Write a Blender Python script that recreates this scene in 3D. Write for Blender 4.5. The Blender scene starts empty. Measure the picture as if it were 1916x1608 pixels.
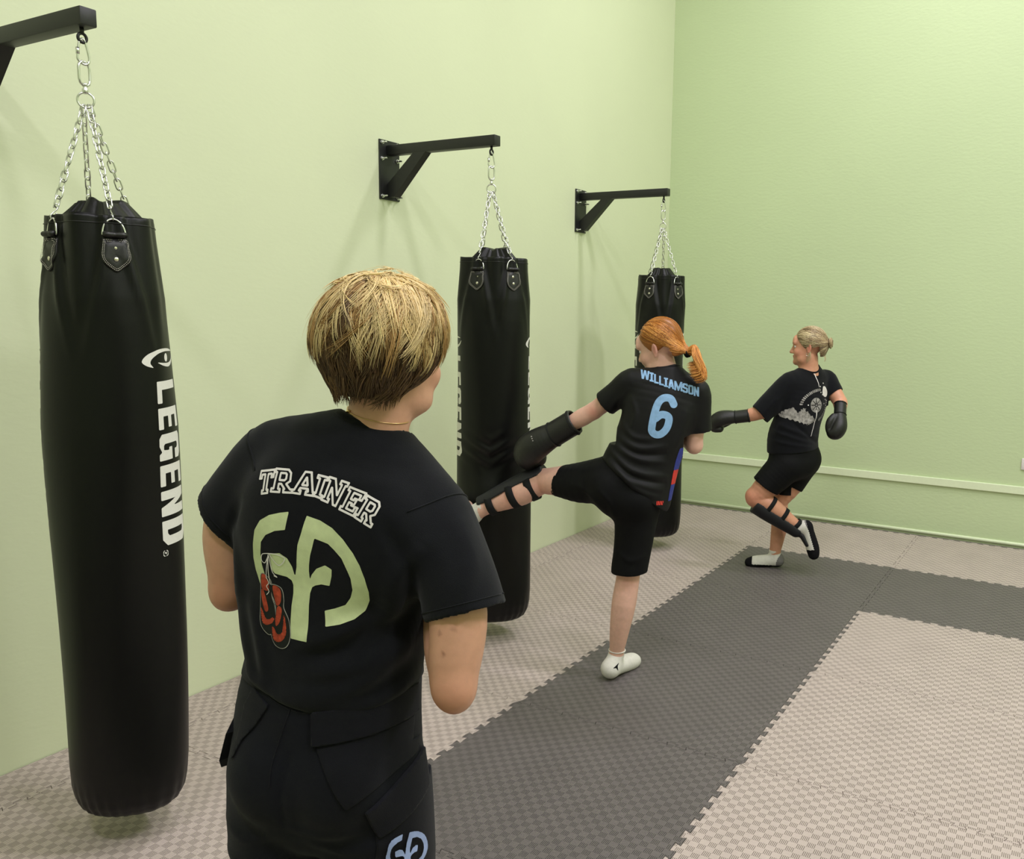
import bpy, bmesh, math, random
import numpy as np
from mathutils import Vector, Matrix
from mathutils.bvhtree import BVHTree

SC = bpy.context.scene
COL = SC.collection

# ------------------------------------------------------------------ camera
cam_d = bpy.data.cameras.new('camera')
cam = bpy.data.objects.new('camera', cam_d)
COL.objects.link(cam)
cam_d.sensor_width = 36.0
cam_d.sensor_fit = 'HORIZONTAL'
cam_d.lens = 30.662
cam_d.shift_x = -0.06665
cam_d.shift_y = -0.00253
cam_d.clip_start = 0.05
_F = Vector((-0.49276, 0.85989, -0.13313)).normalized()
_R = Vector((0.866, 0.4997, 0.01705)).normalized()
_R = (_R - _F * _R.dot(_F)).normalized()
_U = _R.cross(_F).normalized()
M = Matrix.Identity(4)
for i in range(3):
    M[i][0], M[i][1], M[i][2] = _R[i], _U[i], -_F[i]
M.translation = Vector((3.2161, -0.4113, 1.679))
cam.matrix_world = M
SC.camera = cam

# ------------------------------------------------------------------ exposure, world, lights
SC.view_settings.view_transform = 'Standard'
SC.view_settings.look = 'None'
SC.view_settings.gamma = 1.0
SC.view_settings.use_curve_mapping = False
SC.view_settings.exposure = -0.53
W = bpy.data.worlds.new('world')
SC.world = W
W.use_nodes = True
W.node_tree.nodes['Background'].inputs[0].default_value = (0.9, 0.95, 1.0, 1)
W.node_tree.nodes['Background'].inputs[1].default_value = 0.15

def area_light(loc, sx, sy, power, col=(1.0, 0.955, 1.05)):
    d = bpy.data.lights.new('ceiling_lamp', 'AREA')
    d.shape = 'RECTANGLE'; d.size = sx; d.size_y = sy
    d.energy = power; d.color = col
    o = bpy.data.objects.new('ceiling_lamp', d)
    COL.objects.link(o); o.location = loc
    return o
area_light((2.3, 5.0, 5.75), 1.3, 0.35, 112)
area_light((2.6, 1.9, 5.75), 1.3, 0.35, 98)
area_light((2.6, -1.6, 5.75), 1.3, 0.35, 120)
area_light((5.6, 3.6, 5.75), 1.3, 0.35, 232)
area_light((5.6, 0.2, 5.75), 1.3, 0.35, 150)

# ------------------------------------------------------------------ materials
def new_mat(name):
    m = bpy.data.materials.new(name); m.use_nodes = True
    nt = m.node_tree
    return m, nt, nt.nodes['Principled BSDF'], nt.nodes, nt.links

def srgb(r, g, b):
    f = lambda c: (c/255/12.92) if c/255 <= 0.04045 else ((c/255+0.055)/1.055)**2.4
    return (f(r), f(g), f(b), 1)

def simple_mat(name, col, rough=0.5, metal=0.0, noise=0.0, nscale=40, bump=0.0, bscale=300, spec=0.5, stretch=None, attr=None, sheen=0.0):
    """principled material with procedural colour variation and fine bump"""
    m, nt, b, N, L = new_mat(name)
    b.inputs['Roughness'].default_value = rough
    b.inputs['Metallic'].default_value = metal
    b.inputs['Specular IOR Level'].default_value = spec
    if sheen:
        b.inputs['Sheen Weight'].default_value = sheen
        b.inputs['Sheen Roughness'].default_value = 0.5
    tc = N.new('ShaderNodeTexCoord')
    mp = N.new('ShaderNodeMapping')
    if stretch: mp.inputs['Scale'].default_value = stretch
    L.new(tc.outputs['Object'], mp.inputs[0])
    src = None
    if attr:
        a = N.new('ShaderNodeAttribute'); a.attribute_name = attr
        src = a.outputs['Color']
    n = N.new('ShaderNodeTexNoise'); n.inputs['Scale'].default_value = nscale
    n.inputs['Detail'].default_value = 4
    L.new(mp.outputs[0], n.inputs['Vector'])
    mx = N.new('ShaderNodeMix'); mx.data_type = 'RGBA'; mx.blend_type = 'MULTIPLY'
    mx.inputs[0].default_value = 1.0
    if src: L.new(src, mx.inputs[6])
    else: mx.inputs[6].default_value = col if len(col) == 4 else (*col, 1)
    rr = N.new('ShaderNodeMapRange')
    rr.inputs[1].default_value = 0.3; rr.inputs[2].default_value = 0.7
    rr.inputs[3].default_value = 1-noise; rr.inputs[4].default_value = 1+noise
    L.new(n.outputs['Fac'], rr.inputs[0])
    L.new(rr.outputs[0], mx.inputs[7])
    L.new(mx.outputs[2], b.inputs['Base Color'])
    if bump:
        n2 = N.new('ShaderNodeTexNoise'); n2.inputs['Scale'].default_value = bscale
        n2.inputs['Detail'].default_value = 3
        L.new(mp.outputs[0], n2.inputs['Vector'])
        bp = N.new('ShaderNodeBump'); bp.inputs['Strength'].default_value = bump
        bp.inputs['Distance'].default_value = 0.002
        L.new(n2.outputs['Fac'], bp.inputs['Height'])
        L.new(bp.outputs[0], b.inputs['Normal'])
    return m

def wall_mat(name, col, bump):
    m, nt, b, N, L = new_mat(name)
    b.inputs['Roughness'].default_value = 0.55
    b.inputs['Specular IOR Level'].default_value = 0.3
    tc = N.new('ShaderNodeTexCoord')
    n = N.new('ShaderNodeTexNoise'); n.inputs['Scale'].default_value = 0.9; n.inputs['Detail'].default_value = 3
    L.new(tc.outputs['Object'], n.inputs['Vector'])
    r = N.new('ShaderNodeValToRGB')
    c = np.array(col[:3])
    r.color_ramp.elements[0].position = 0.3; r.color_ramp.elements[0].color = (*(c*0.975), 1)
    r.color_ramp.elements[1].position = 0.7; r.color_ramp.elements[1].color = (*(c*1.02), 1)
    L.new(n.outputs['Fac'], r.inputs[0])
    # scuffs: few small dark marks
    n3 = N.new('ShaderNodeTexNoise'); n3.inputs['Scale'].default_value = 5.5; n3.inputs['Detail'].default_value = 9
    n3.inputs['Roughness'].default_value = 0.75
    L.new(tc.outputs['Object'], n3.inputs['Vector'])
    r3 = N.new('ShaderNodeMapRange'); r3.inputs[1].default_value = 0.735; r3.inputs[2].default_value = 0.80
    r3.inputs[3].default_value = 0.0; r3.inputs[4].default_value = 0.35
    L.new(n3.outputs['Fac'], r3.inputs[0])
    mx = N.new('ShaderNodeMix'); mx.data_type = 'RGBA'
    L.new(r3.outputs[0], mx.inputs[0]); L.new(r.outputs[0], mx.inputs[6])
    mx.inputs[7].default_value = (*(c*0.55), 1)
    L.new(mx.outputs[2], b.inputs['Base Color'])
    mp = N.new('ShaderNodeMapping'); mp.inputs['Scale'].default_value = (1, 1, 2.2)
    L.new(tc.outputs['Object'], mp.inputs[0])
    n2 = N.new('ShaderNodeTexNoise'); n2.inputs['Scale'].default_value = 26; n2.inputs['Detail'].default_value = 6
    L.new(mp.outputs[0], n2.inputs['Vector'])
    bp = N.new('ShaderNodeBump'); bp.inputs['Strength'].default_value = bump; bp.inputs['Distance'].default_value = 0.006
    L.new(n2.outputs['Fac'], bp.inputs['Height']); L.new(bp.outputs[0], b.inputs['Normal'])
    return m

def mat_foam(name, col, dcol):
    """puzzle-mat foam: checker of ribbed squares, ribs turning 90 degrees square by square"""
    m, nt, b, N, L = new_mat(name)
    b.inputs['Roughness'].default_value = 0.52
    b.inputs['Specular IOR Level'].default_value = 0.42
    tc = N.new('ShaderNodeTexCoord')
    sep = N.new('ShaderNodeSeparateXYZ'); L.new(tc.outputs['Object'], sep.inputs[0])
    K = 37.0
    ck = N.new('ShaderNodeTexChecker'); ck.inputs['Scale'].default_value = K
    ck.inputs['Color1'].default_value = (1, 1, 1, 1); ck.inputs['Color2'].default_value = (0, 0, 0, 1)
    L.new(tc.outputs['Object'], ck.inputs['Vector'])
    def math_(op, x, y):
        m_ = N.new('ShaderNodeMath'); m_.operation = op
        for i_, q in enumerate((x, y)):
            if q is None: continue
            if isinstance(q, (int, float)): m_.inputs[i_].default_value = q
            else: L.new(q, m_.inputs[i_])
        return m_.outputs[0]
    def ribs(out):
        return math_('SINE', math_('MULTIPLY', out, K*5*2*math.pi), None)
    mx = N.new('ShaderNodeMix'); mx.data_type = 'FLOAT'
    L.new(ck.outputs['Fac'], mx.inputs[0]); L.new(ribs(sep.outputs[0]), mx.inputs[2]); L.new(ribs(sep.outputs[1]), mx.inputs[3])
    # groove shade put into the colour, stronger in the lengthwise-ribbed squares
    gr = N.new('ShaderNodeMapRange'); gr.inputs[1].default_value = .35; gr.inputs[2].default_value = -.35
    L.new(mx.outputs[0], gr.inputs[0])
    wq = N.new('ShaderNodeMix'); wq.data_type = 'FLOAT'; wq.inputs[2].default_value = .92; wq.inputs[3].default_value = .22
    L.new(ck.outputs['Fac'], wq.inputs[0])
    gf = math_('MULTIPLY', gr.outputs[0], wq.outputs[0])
    nz = N.new('ShaderNodeTexNoise'); nz.inputs['Scale'].default_value = 6; nz.inputs['Detail'].default_value = 5
    L.new(tc.outputs['Object'], nz.inputs['Vector'])
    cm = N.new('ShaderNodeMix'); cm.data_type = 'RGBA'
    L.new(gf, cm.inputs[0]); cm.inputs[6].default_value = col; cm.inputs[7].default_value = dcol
    mm = N.new('ShaderNodeMix'); mm.data_type = 'RGBA'; mm.blend_type = 'MULTIPLY'; mm.inputs[0].default_value = 1
    rr = N.new('ShaderNodeMapRange'); rr.inputs[1].default_value = .3; rr.inputs[2].default_value = .7
    rr.inputs[3].default_value = .94; rr.inputs[4].default_value = 1.05
    L.new(nz.outputs['Fac'], rr.inputs[0]); L.new(cm.outputs[2], mm.inputs[6]); L.new(rr.outputs[0], mm.inputs[7])
    L.new(mm.outputs[2], b.inputs['Base Color'])
    bp = N.new('ShaderNodeBump'); bp.inputs['Strength'].default_value = 0.35; bp.inputs['Distance'].default_value = 0.0012
    L.new(mx.outputs[0], bp.inputs['Height']); L.new(bp.outputs[0], b.inputs['Normal'])
    return m

M_WALL = wall_mat('green_wall_paint', srgb(214, 221, 186), 0.10)
M_WALLB = wall_mat('green_wallpaper', srgb(199, 214, 171), 0.22)
M_TRIM = simple_mat('pale_trim_paint', srgb(228, 238, 204), 0.4, noise=0.02)
M_CEIL = simple_mat('ceiling_white', srgb(235, 235, 228), 0.9, noise=0.02)
M_SUB = simple_mat('subfloor', srgb(120, 114, 106), 0.8, noise=0.1)
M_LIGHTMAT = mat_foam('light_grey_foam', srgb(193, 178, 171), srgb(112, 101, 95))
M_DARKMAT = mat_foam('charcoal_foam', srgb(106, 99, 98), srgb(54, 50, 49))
M_STEEL = simple_mat('black_powder_coat', srgb(24, 24, 24), 0.45, noise=0.08, bump=0.15, bscale=500)
M_CHROME = simple_mat('zinc_steel', (0.72, 0.72, 0.70), 0.25, 1.0, noise=0.06, nscale=90)
M_VINYL = simple_mat('black_vinyl', srgb(6, 6, 6), 0.40, noise=0.06, bump=0.08, bscale=260, spec=0.27)
M_VINYL2 = simple_mat('black_vinyl_tab', srgb(20, 19, 18), 0.42, noise=0.08, bump=0.1, bscale=300)
M_WHITE = simple_mat('white_print', srgb(226, 224, 216), 0.55, noise=0.03, nscale=120)
M_THREAD = simple_mat('white_thread', srgb(205, 200, 188), 0.7, noise=0.05)
M_RIVET = simple_mat('brass_rivet', (0.82, 0.78, 0.66), 0.3, 1.0, noise=0.05)

# ------------------------------------------------------------------ mesh helpers
def mesh_obj(name, verts, faces, mat, parent=None, smooth=True, cols=None, loc=None):
    me = bpy.data.meshes.new(name)
    if isinstance(verts, np.ndarray): verts = verts.tolist()
    if isinstance(faces, np.ndarray): faces = faces.tolist()
    me.from_pydata(verts, [], faces)
    if smooth: me.polygons.foreach_set('use_smooth', [True]*len(me.polygons))
    for mm in (mat if isinstance(mat, (list, tuple)) else [mat]): me.materials.append(mm)
    if cols is not None:
        a = me.color_attributes.new('tint', 'FLOAT_COLOR', 'POINT')
        c = np.ones((len(verts), 4), np.float32); c[:, :3] = np.asarray(cols)[:, :3]
        a.data.foreach_set('color', c.ravel())
    me.update()
    o = bpy.data.objects.new(name, me)
    COL.objects.link(o)
    if parent is not None: o.parent = parent
    if loc is not None: o.location = loc
    return o

def tag(o, label=None, cat=None, group=None, kind=None):
    if label: o['label'] = label
    if cat: o['category'] = cat
    if group: o['group'] = group
    if kind: o['kind'] = kind
    return o

def empty(name, loc, rz=0):
    o = bpy.data.objects.new(name, None); COL.objects.link(o)
    o.location = loc; o.rotation_euler = (0, 0, rz); o.empty_display_size = 0.1
    return o

class MB:
    """collects simple solids into one mesh"""
    def __init__(s): s.v = []; s.f = []; s.c = []
    def add(s, v, f, col=None):
        n = len(s.v); s.v += [tuple(map(float, p)) for p in v]; s.f += [tuple(i+n for i in q) for q in f]
        if col is not None: s.c += [col]*len(v)
    def box(s, lo, hi, bev=0.0, rot=None, at=None):
        bm = bmesh.new(); bmesh.ops.create_cube(bm, size=1)
        for v in bm.verts: v.co = Vector([lo[i]+(v.co[i]+.5)*(hi[i]-lo[i]) for i in range(3)])
        if bev: bmesh.ops.bevel(bm, geom=bm.edges[:], offset=bev, segments=2, affect='EDGES', profile=.5)
        if rot is not None: bmesh.ops.transform(bm, matrix=rot, verts=bm.verts)
        if at is not None: bmesh.ops.translate(bm, vec=at, verts=bm.verts)
        bm.verts.index_update()
        s.add([v.co for v in bm.verts], [[v.index for v in f.verts] for f in bm.faces]); bm.free()
    def tube(s, pts, r, n=8, closed=False, caps=True, col=None, flat=None):
        pts = np.array(pts, float); m = len(pts)
        rs = np.broadcast_to(np.array(r, float), (m,))
        if closed: T = np.roll(pts, -1, 0)-np.roll(pts, 1, 0)
        else:
            T = np.gradient(pts, axis=0)
        T /= np.linalg.norm(T, axis=1)[:, None]+1e-12
        ref = np.array([0, 0, 1.0]) if abs(T[0][2]) < .9 else np.array([1.0, 0, 0])
        u = ref-T[0]*ref.dot(T[0]); u /= np.linalg.norm(u)
        V = []; an = np.arange(n)*2*np.pi/n
        for i in range(m):
            u = u-T[i]*u.dot(T[i]); u /= np.linalg.norm(u)+1e-12; w = np.cross(T[i], u)
            k = 1.0 if flat is None else flat
            V += list(pts[i]+rs[i]*(np.cos(an)[:, None]*u+k*np.sin(an)[:, None]*w))
        Fc = []
        for i in range(m if closed else m-1):
            a, b = i*n, ((i+1) % m)*n
            for j in range(n): Fc.append((a+j, a+(j+1) % n, b+(j+1) % n, b+j))
        if caps and not closed:
            Fc.append(tuple(range(n))[::-1]); Fc.append(tuple((m-1)*n+j for j in range(n)))
        s.add(V, Fc, col)
    def lathe(s, prof, n=24, at=(0, 0, 0), axis=None):
        at = np.array(at, float)
        if axis is None: X, Y, Z = np.eye(3)
        else:
            Z = np.array(axis, float); Z /= np.linalg.norm(Z)
            X = np.cross([0, 0, 1.0] if abs(Z[2]) < .9 else [1.0, 0, 0], Z); X /= np.linalg.norm(X); Y = np.cross(Z, X)
        V = []; Fc = []
        for r, h in prof:
            for j in range(n):
                a = 2*np.pi*j/n; V.append(at+X*r*np.cos(a)+Y*r*np.sin(a)+Z*h)
        for i in range(len(prof)-1):
            for j in range(n): Fc.append((i*n+j, i*n+(j+1) % n, (i+1)*n+(j+1) % n, (i+1)*n+j))
        Fc.append(tuple(range(n))[::-1]); Fc.append(tuple((len(prof)-1)*n+j for j in range(n)))
        s.add(V, Fc)
    def build(s, name, mat, parent=None, smooth=True):
        return mesh_obj(name, s.v, s.f, mat, parent, smooth, cols=s.c if s.c else None)

def smooth_flat(o, ang=35):
    """auto-smooth style shading: sharp edges above the angle"""
    bm = bmesh.new(); bm.from_mesh(o.data)
    for e in bm.edges:
        if len(e.link_faces) == 2 and e.calc_face_angle(0) > math.radians(ang): e.smooth = False
    bm.to_mesh(o.data); bm.free()
    return o

# ------------------------------------------------------------------ room shell
YB = 6.69; XR = 7.2; YF = -4.5; ZC = 5.9
def struct_box(name, lo, hi, mat):
    b = MB(); b.box(lo, hi); o = b.build(name, mat, smooth=False); o['kind'] = 'structure'; return o
struct_box('floor', (-0.2, YF, -0.14), (XR, YB+.2, -0.022), M_SUB)
struct_box('wall_left', (-0.2, YF, -0.022), (0, YB+.2, ZC), M_WALL)
struct_box('wall_back', (0, YB, -0.022), (XR, YB+.2, ZC), M_WALLB)
struct_box('wall_right', (XR, YF, -0.022), (XR+.2, YB+.2, ZC), M_WALLB)
struct_box('wall_front', (-.2, YF-.2, -0.022), (XR+.2, YF, ZC), M_WALLB)
struct_box('ceiling', (-.2, YF-.2, ZC), (XR+.2, YB+.2, ZC+.15), M_CEIL)
t = MB(); t.box((0.0, YB-0.018, 0.385), (XR, YB, 0.445), bev=0.004)
o = t.build('trim_1', M_TRIM, smooth=False); o['kind'] = 'structure'
t = MB()
t.tube([(0.0, YB-.002, .006), (XR, YB-.002, .006)], .014, 12)
o = t.build('baseboard_back', M_TRIM); o['kind'] = 'structure'

# ------------------------------------------------------------------ puzzle mats
XD = 1.2264; Y0 = 5.5668; NT = 12; TP = 0.08; TH = 0.0105; TD = 0.004
def edge_profile():
    P = [(0.0, 0.0), (0.018, 0.0)]
    s0 = 0.02; lo = -TH; 
    P = [(0, 0)]
    for k in range(NT):
        b = s0+k*TP
        P += [(b-TD if k else b, -TH), (b+TP/2+TD, -TH), (b+TP/2-TD, TH), (b+TP+TD if k < NT-1 else b+TP, TH)]
    P.append((1, 0))
    return P
EP = edge_profile()
def foam_mat(x0, y0, x1, y1, mat, cuts):
    """one puzzle mat; cuts tells which sides are cut straight along a wall"""
    def side(a, b, straight):
        a = np.array(a); b = np.array(b); d = b-a; L = np.linalg.norm(d); d /= L
        n = np.array([-d[1], d[0]])
        if straight: return [a, b]
        Q = [a+d*s+n*h for s, h in EP if s <= L-.02]
        return Q+[b]
    # shared edges always run in +x / +y so that neighbours interlock
    S = side((x0, y0), (x1, y0), 'y0' in cuts)
    E = side((x1, y0), (x1, y1), 'x1' in cuts)
    Nn = side((x0, y1), (x1, y1), 'y1' in cuts)
    Wt = side((x0, y0), (x0, y1), 'x0' in cuts)
    if 'x0' in cuts:      # cut strip: keep the tooth phase of the full mat
        off = x1-1.0
        S = [np.array((x0, y0))]+[np.array((off+s, y0+h)) for s, h in EP if off+s > x0+.03]
        if 'y1' not in cuts: Nn = [np.array((x0, y1))]+[np.array((off+s, y1+h)) for s, h in EP if off+s > x0+.03]
    loop = []
    for part in (S, E, Nn[::-1], Wt[::-1]):
        for p in part:
            if not loop or np.linalg.norm(loop[-1]-p) > 1e-5: loop.append(np.array(p))
    if np.linalg.norm(loop[0]-loop[-1]) < 1e-5: loop.pop()
    ox, oy = round(x1-1.0, 4) if 'x0' in cuts else x0, y0
    n = len(loop)
    V = []
    for z, ins in ((-0.0215, .0008), (-0.0012, .0008), (0.0, 0.0018)):
        for i, p in enumerate(loop):
            a, b = loop[i-1], loop[(i+1) % n]
            t1 = (p-a)/np.linalg.norm(p-a); t2 = (b-p)/np.linalg.norm(b-p)
            nn = np.array([-t1[1]-t2[1], t1[0]+t2[0]]); nn /= max(np.linalg.norm(nn), 1e-6)
            c = max(.5, nn @ np.array([-t1[1], t1[0]]))
            q = p+nn*ins/c
            V.append((q[0]-ox, q[1]-oy, z))
    Fc = [tuple(range(n))[::-1]]
    for k in (0, 1):
        for i in range(n): Fc.append((k*n+i, k*n+(i+1) % n, (k+1)*n+(i+1) % n, (k+1)*n+i))
    Fc.append(tuple(2*n+i for i in range(n)))
    return mesh_obj('puzzle_mat', V, Fc, mat, None, smooth=False, loc=(ox, oy, 0))

_ord = ['farthest', 'second farthest', 'third farthest', 'fourth farthest', 'fifth farthest', 'sixth farthest', 'seventh farthest']
def in_view(x0, y0, x1, y1):
    Rm = np.array([_R, _U, _F]); c = np.array(cam.matrix_world.translation)
    for i in range(9):
        for j in range(9):
            d = Rm @ (np.array([x0+(x1-x0)*i/8, y0+(y1-y0)*j/8, 0])-c)
            if d[2] > .1:
                px = 958+127.7+1631.9*d[0]/d[2]; py = 804-4.84-1631.9*d[1]/d[2]
                if -260 < px < 2180 and -60 < py < 1850: return True
    return False
cols_x = [-1, 0, 1, 2, 3, 4]
for ci in cols_x:
    for ri in range(-1, 7):
        x0 = XD+(ci-1); x1 = x0+1; y1 = Y0-ri; y0 = y1-1
        cuts = set()
        if x0 < 0: x0 = 0.003; cuts.add('x0')
        if y1 > YB: y1 = YB-.016; cuts.add('y1')
        if not in_view(x0, y0, x1, y1): continue
        dark = (ci == 1 and ri >= 0) or (ri == 0 and ci >= 1)
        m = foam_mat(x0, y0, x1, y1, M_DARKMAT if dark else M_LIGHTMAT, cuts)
        if dark and ci == 1:
            lab = ('charcoal puzzle mat at the corner where the dark lane turns, under the blonde kicker' if ri == 0 else
                   'charcoal puzzle mat in the dark lane along the bags, %s from the camera' % _ord[ri])
        elif dark:
            lab = 'charcoal puzzle mat in the dark cross row, %s one right of the lane corner' % ['', '', 'first', 'second', 'third'][ci]
        elif ri == -1:
            lab = 'light grey puzzle mat against the back wall, %s' % ['left corner strip', 'beside the third bag', 'behind the blonde kicker', 'right of the blonde kicker', 'at the right picture edge', 'far right'][ci+1]
        elif ci == -1:
            lab = 'narrow cut light grey puzzle mat against the left wall, %s from the camera' % _ord[ri]
        elif ci == 0:
            lab = 'light grey puzzle mat left of the dark lane, %s from the camera' % _ord[ri]
        else:
            lab = 'light grey puzzle mat right of the dark lane, %s row from camera, %s column' % (_ord[ri-1], ['', '', 'first', 'second', 'third'][ci])
        tag(m, lab, 'floor mat', 'interlocking puzzle mats on the floor')
# ------------------------------------------------------------------ 2-D print shapes (signed fields, filled by marching squares)
def sd_poly(P, X, Y):
    """signed distance to one or more closed polygons (even-odd)"""
    loops = P if isinstance(P[0][0], (list, tuple, np.ndarray)) else [P]
    d = np.full(X.shape, 1e9); ins = np.zeros(X.shape, bool)
    for lp in loops:
        lp = np.array(lp, float)
        for a, b in zip(lp, np.roll(lp, -1, 0)):
            e = b-a; L2 = e@e
            if L2 < 1e-14: continue
            t = np.clip(((X-a[0])*e[0]+(Y-a[1])*e[1])/L2, 0, 1)
            d = np.minimum(d, (X-a[0]-t*e[0])**2+(Y-a[1]-t*e[1])**2)
            c = (a[1] > Y) != (b[1] > Y)
            with np.errstate(divide='ignore', invalid='ignore'):
                xi = a[0]+(Y-a[1])*e[0]/(e[1] if e[1] != 0 else 1e-12)
            ins ^= c & (X < xi)
    d = np.sqrt(d)
    return np.where(ins, -d, d)

def sd_stroke(pts, r, X, Y):
    d = np.full(X.shape, 1e9)
    pts = np.array(pts, float); rs = np.broadcast_to(np.array(r, float), (len(pts),))
    for a, b, ra, rb in zip(pts[:-1], pts[1:], rs[:-1], rs[1:]):
        e = b-a; t = np.clip(((X-a[0])*e[0]+(Y-a[1])*e[1])/(e@e+1e-12), 0, 1)
        d = np.minimum(d, np.hypot(X-a[0]-t*e[0], Y-a[1]-t*e[1])-(ra+(rb-ra)*t))
    return d

def curve(P, n=8, closed=False):
    """Catmull-Rom through points"""
    P = np.array(P, float); out = []
    m = len(P)
    for i in range(m if closed else m-1):
        if closed: p0, p1, p2, p3 = P[i-1], P[i], P[(i+1) % m], P[(i+2) % m]
        else: p0, p1, p2, p3 = P[max(i-1, 0)], P[i], P[i+1], P[min(i+2, m-1)]
        for k in range(n):
            t = k/n
            out.append(.5*((2*p1)+(-p0+p2)*t+(2*p0-5*p1+4*p2-p3)*t*t+(-p0+3*p1-3*p2+p3)*t**3))
    if not closed: out.append(P[-1])
    return np.array(out)

def fill_field(fn, x0, y0, x1, y1, h):
    """marching-squares fill of fn(X,Y)<0 -> verts2d, faces"""
    nx = int(math.ceil((x1-x0)/h))+1; ny = int(math.ceil((y1-y0)/h))+1
    xs = x0+np.arange(nx)*h; ys = y0+np.arange(ny)*h
    X, Y = np.meshgrid(xs, ys, indexing='ij')
    D = fn(X, Y); D = np.where(np.abs(D) < 1e-7, 1e-7, D)
    neg = D < 0
    cnt = neg[:-1, :-1].astype(int)+neg[1:, :-1]+neg[1:, 1:]+neg[:-1, 1:]
    V = []; idx = {}; Fc = []
    def vid(key, p):
        if key not in idx: idx[key] = len(V); V.append(p)
        return idx[key]
    for i, j in zip(*np.nonzero(cnt)):
        cs = [(i, j), (i+1, j), (i+1, j+1), (i, j+1)]
        poly = []
        for k in range(4):
            a, b = cs[k], cs[(k+1) % 4]
            if neg[a]: poly.append(vid(a, (xs[a[0]], ys[a[1]])))
            if neg[a] != neg[b]:
                key = (a, b) if a < b else (b, a)
                t = D[a]/(D[a]-D[b])
                poly.append(vid(key, (xs[a[0]]+t*(xs[b[0]]-xs[a[0]]), ys[a[1]]+t*(ys[b[1]]-ys[a[1]]))))
        if len(poly) >= 3: Fc.append(tuple(poly))
    return np.array(V).reshape(-1, 2), Fc

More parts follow.
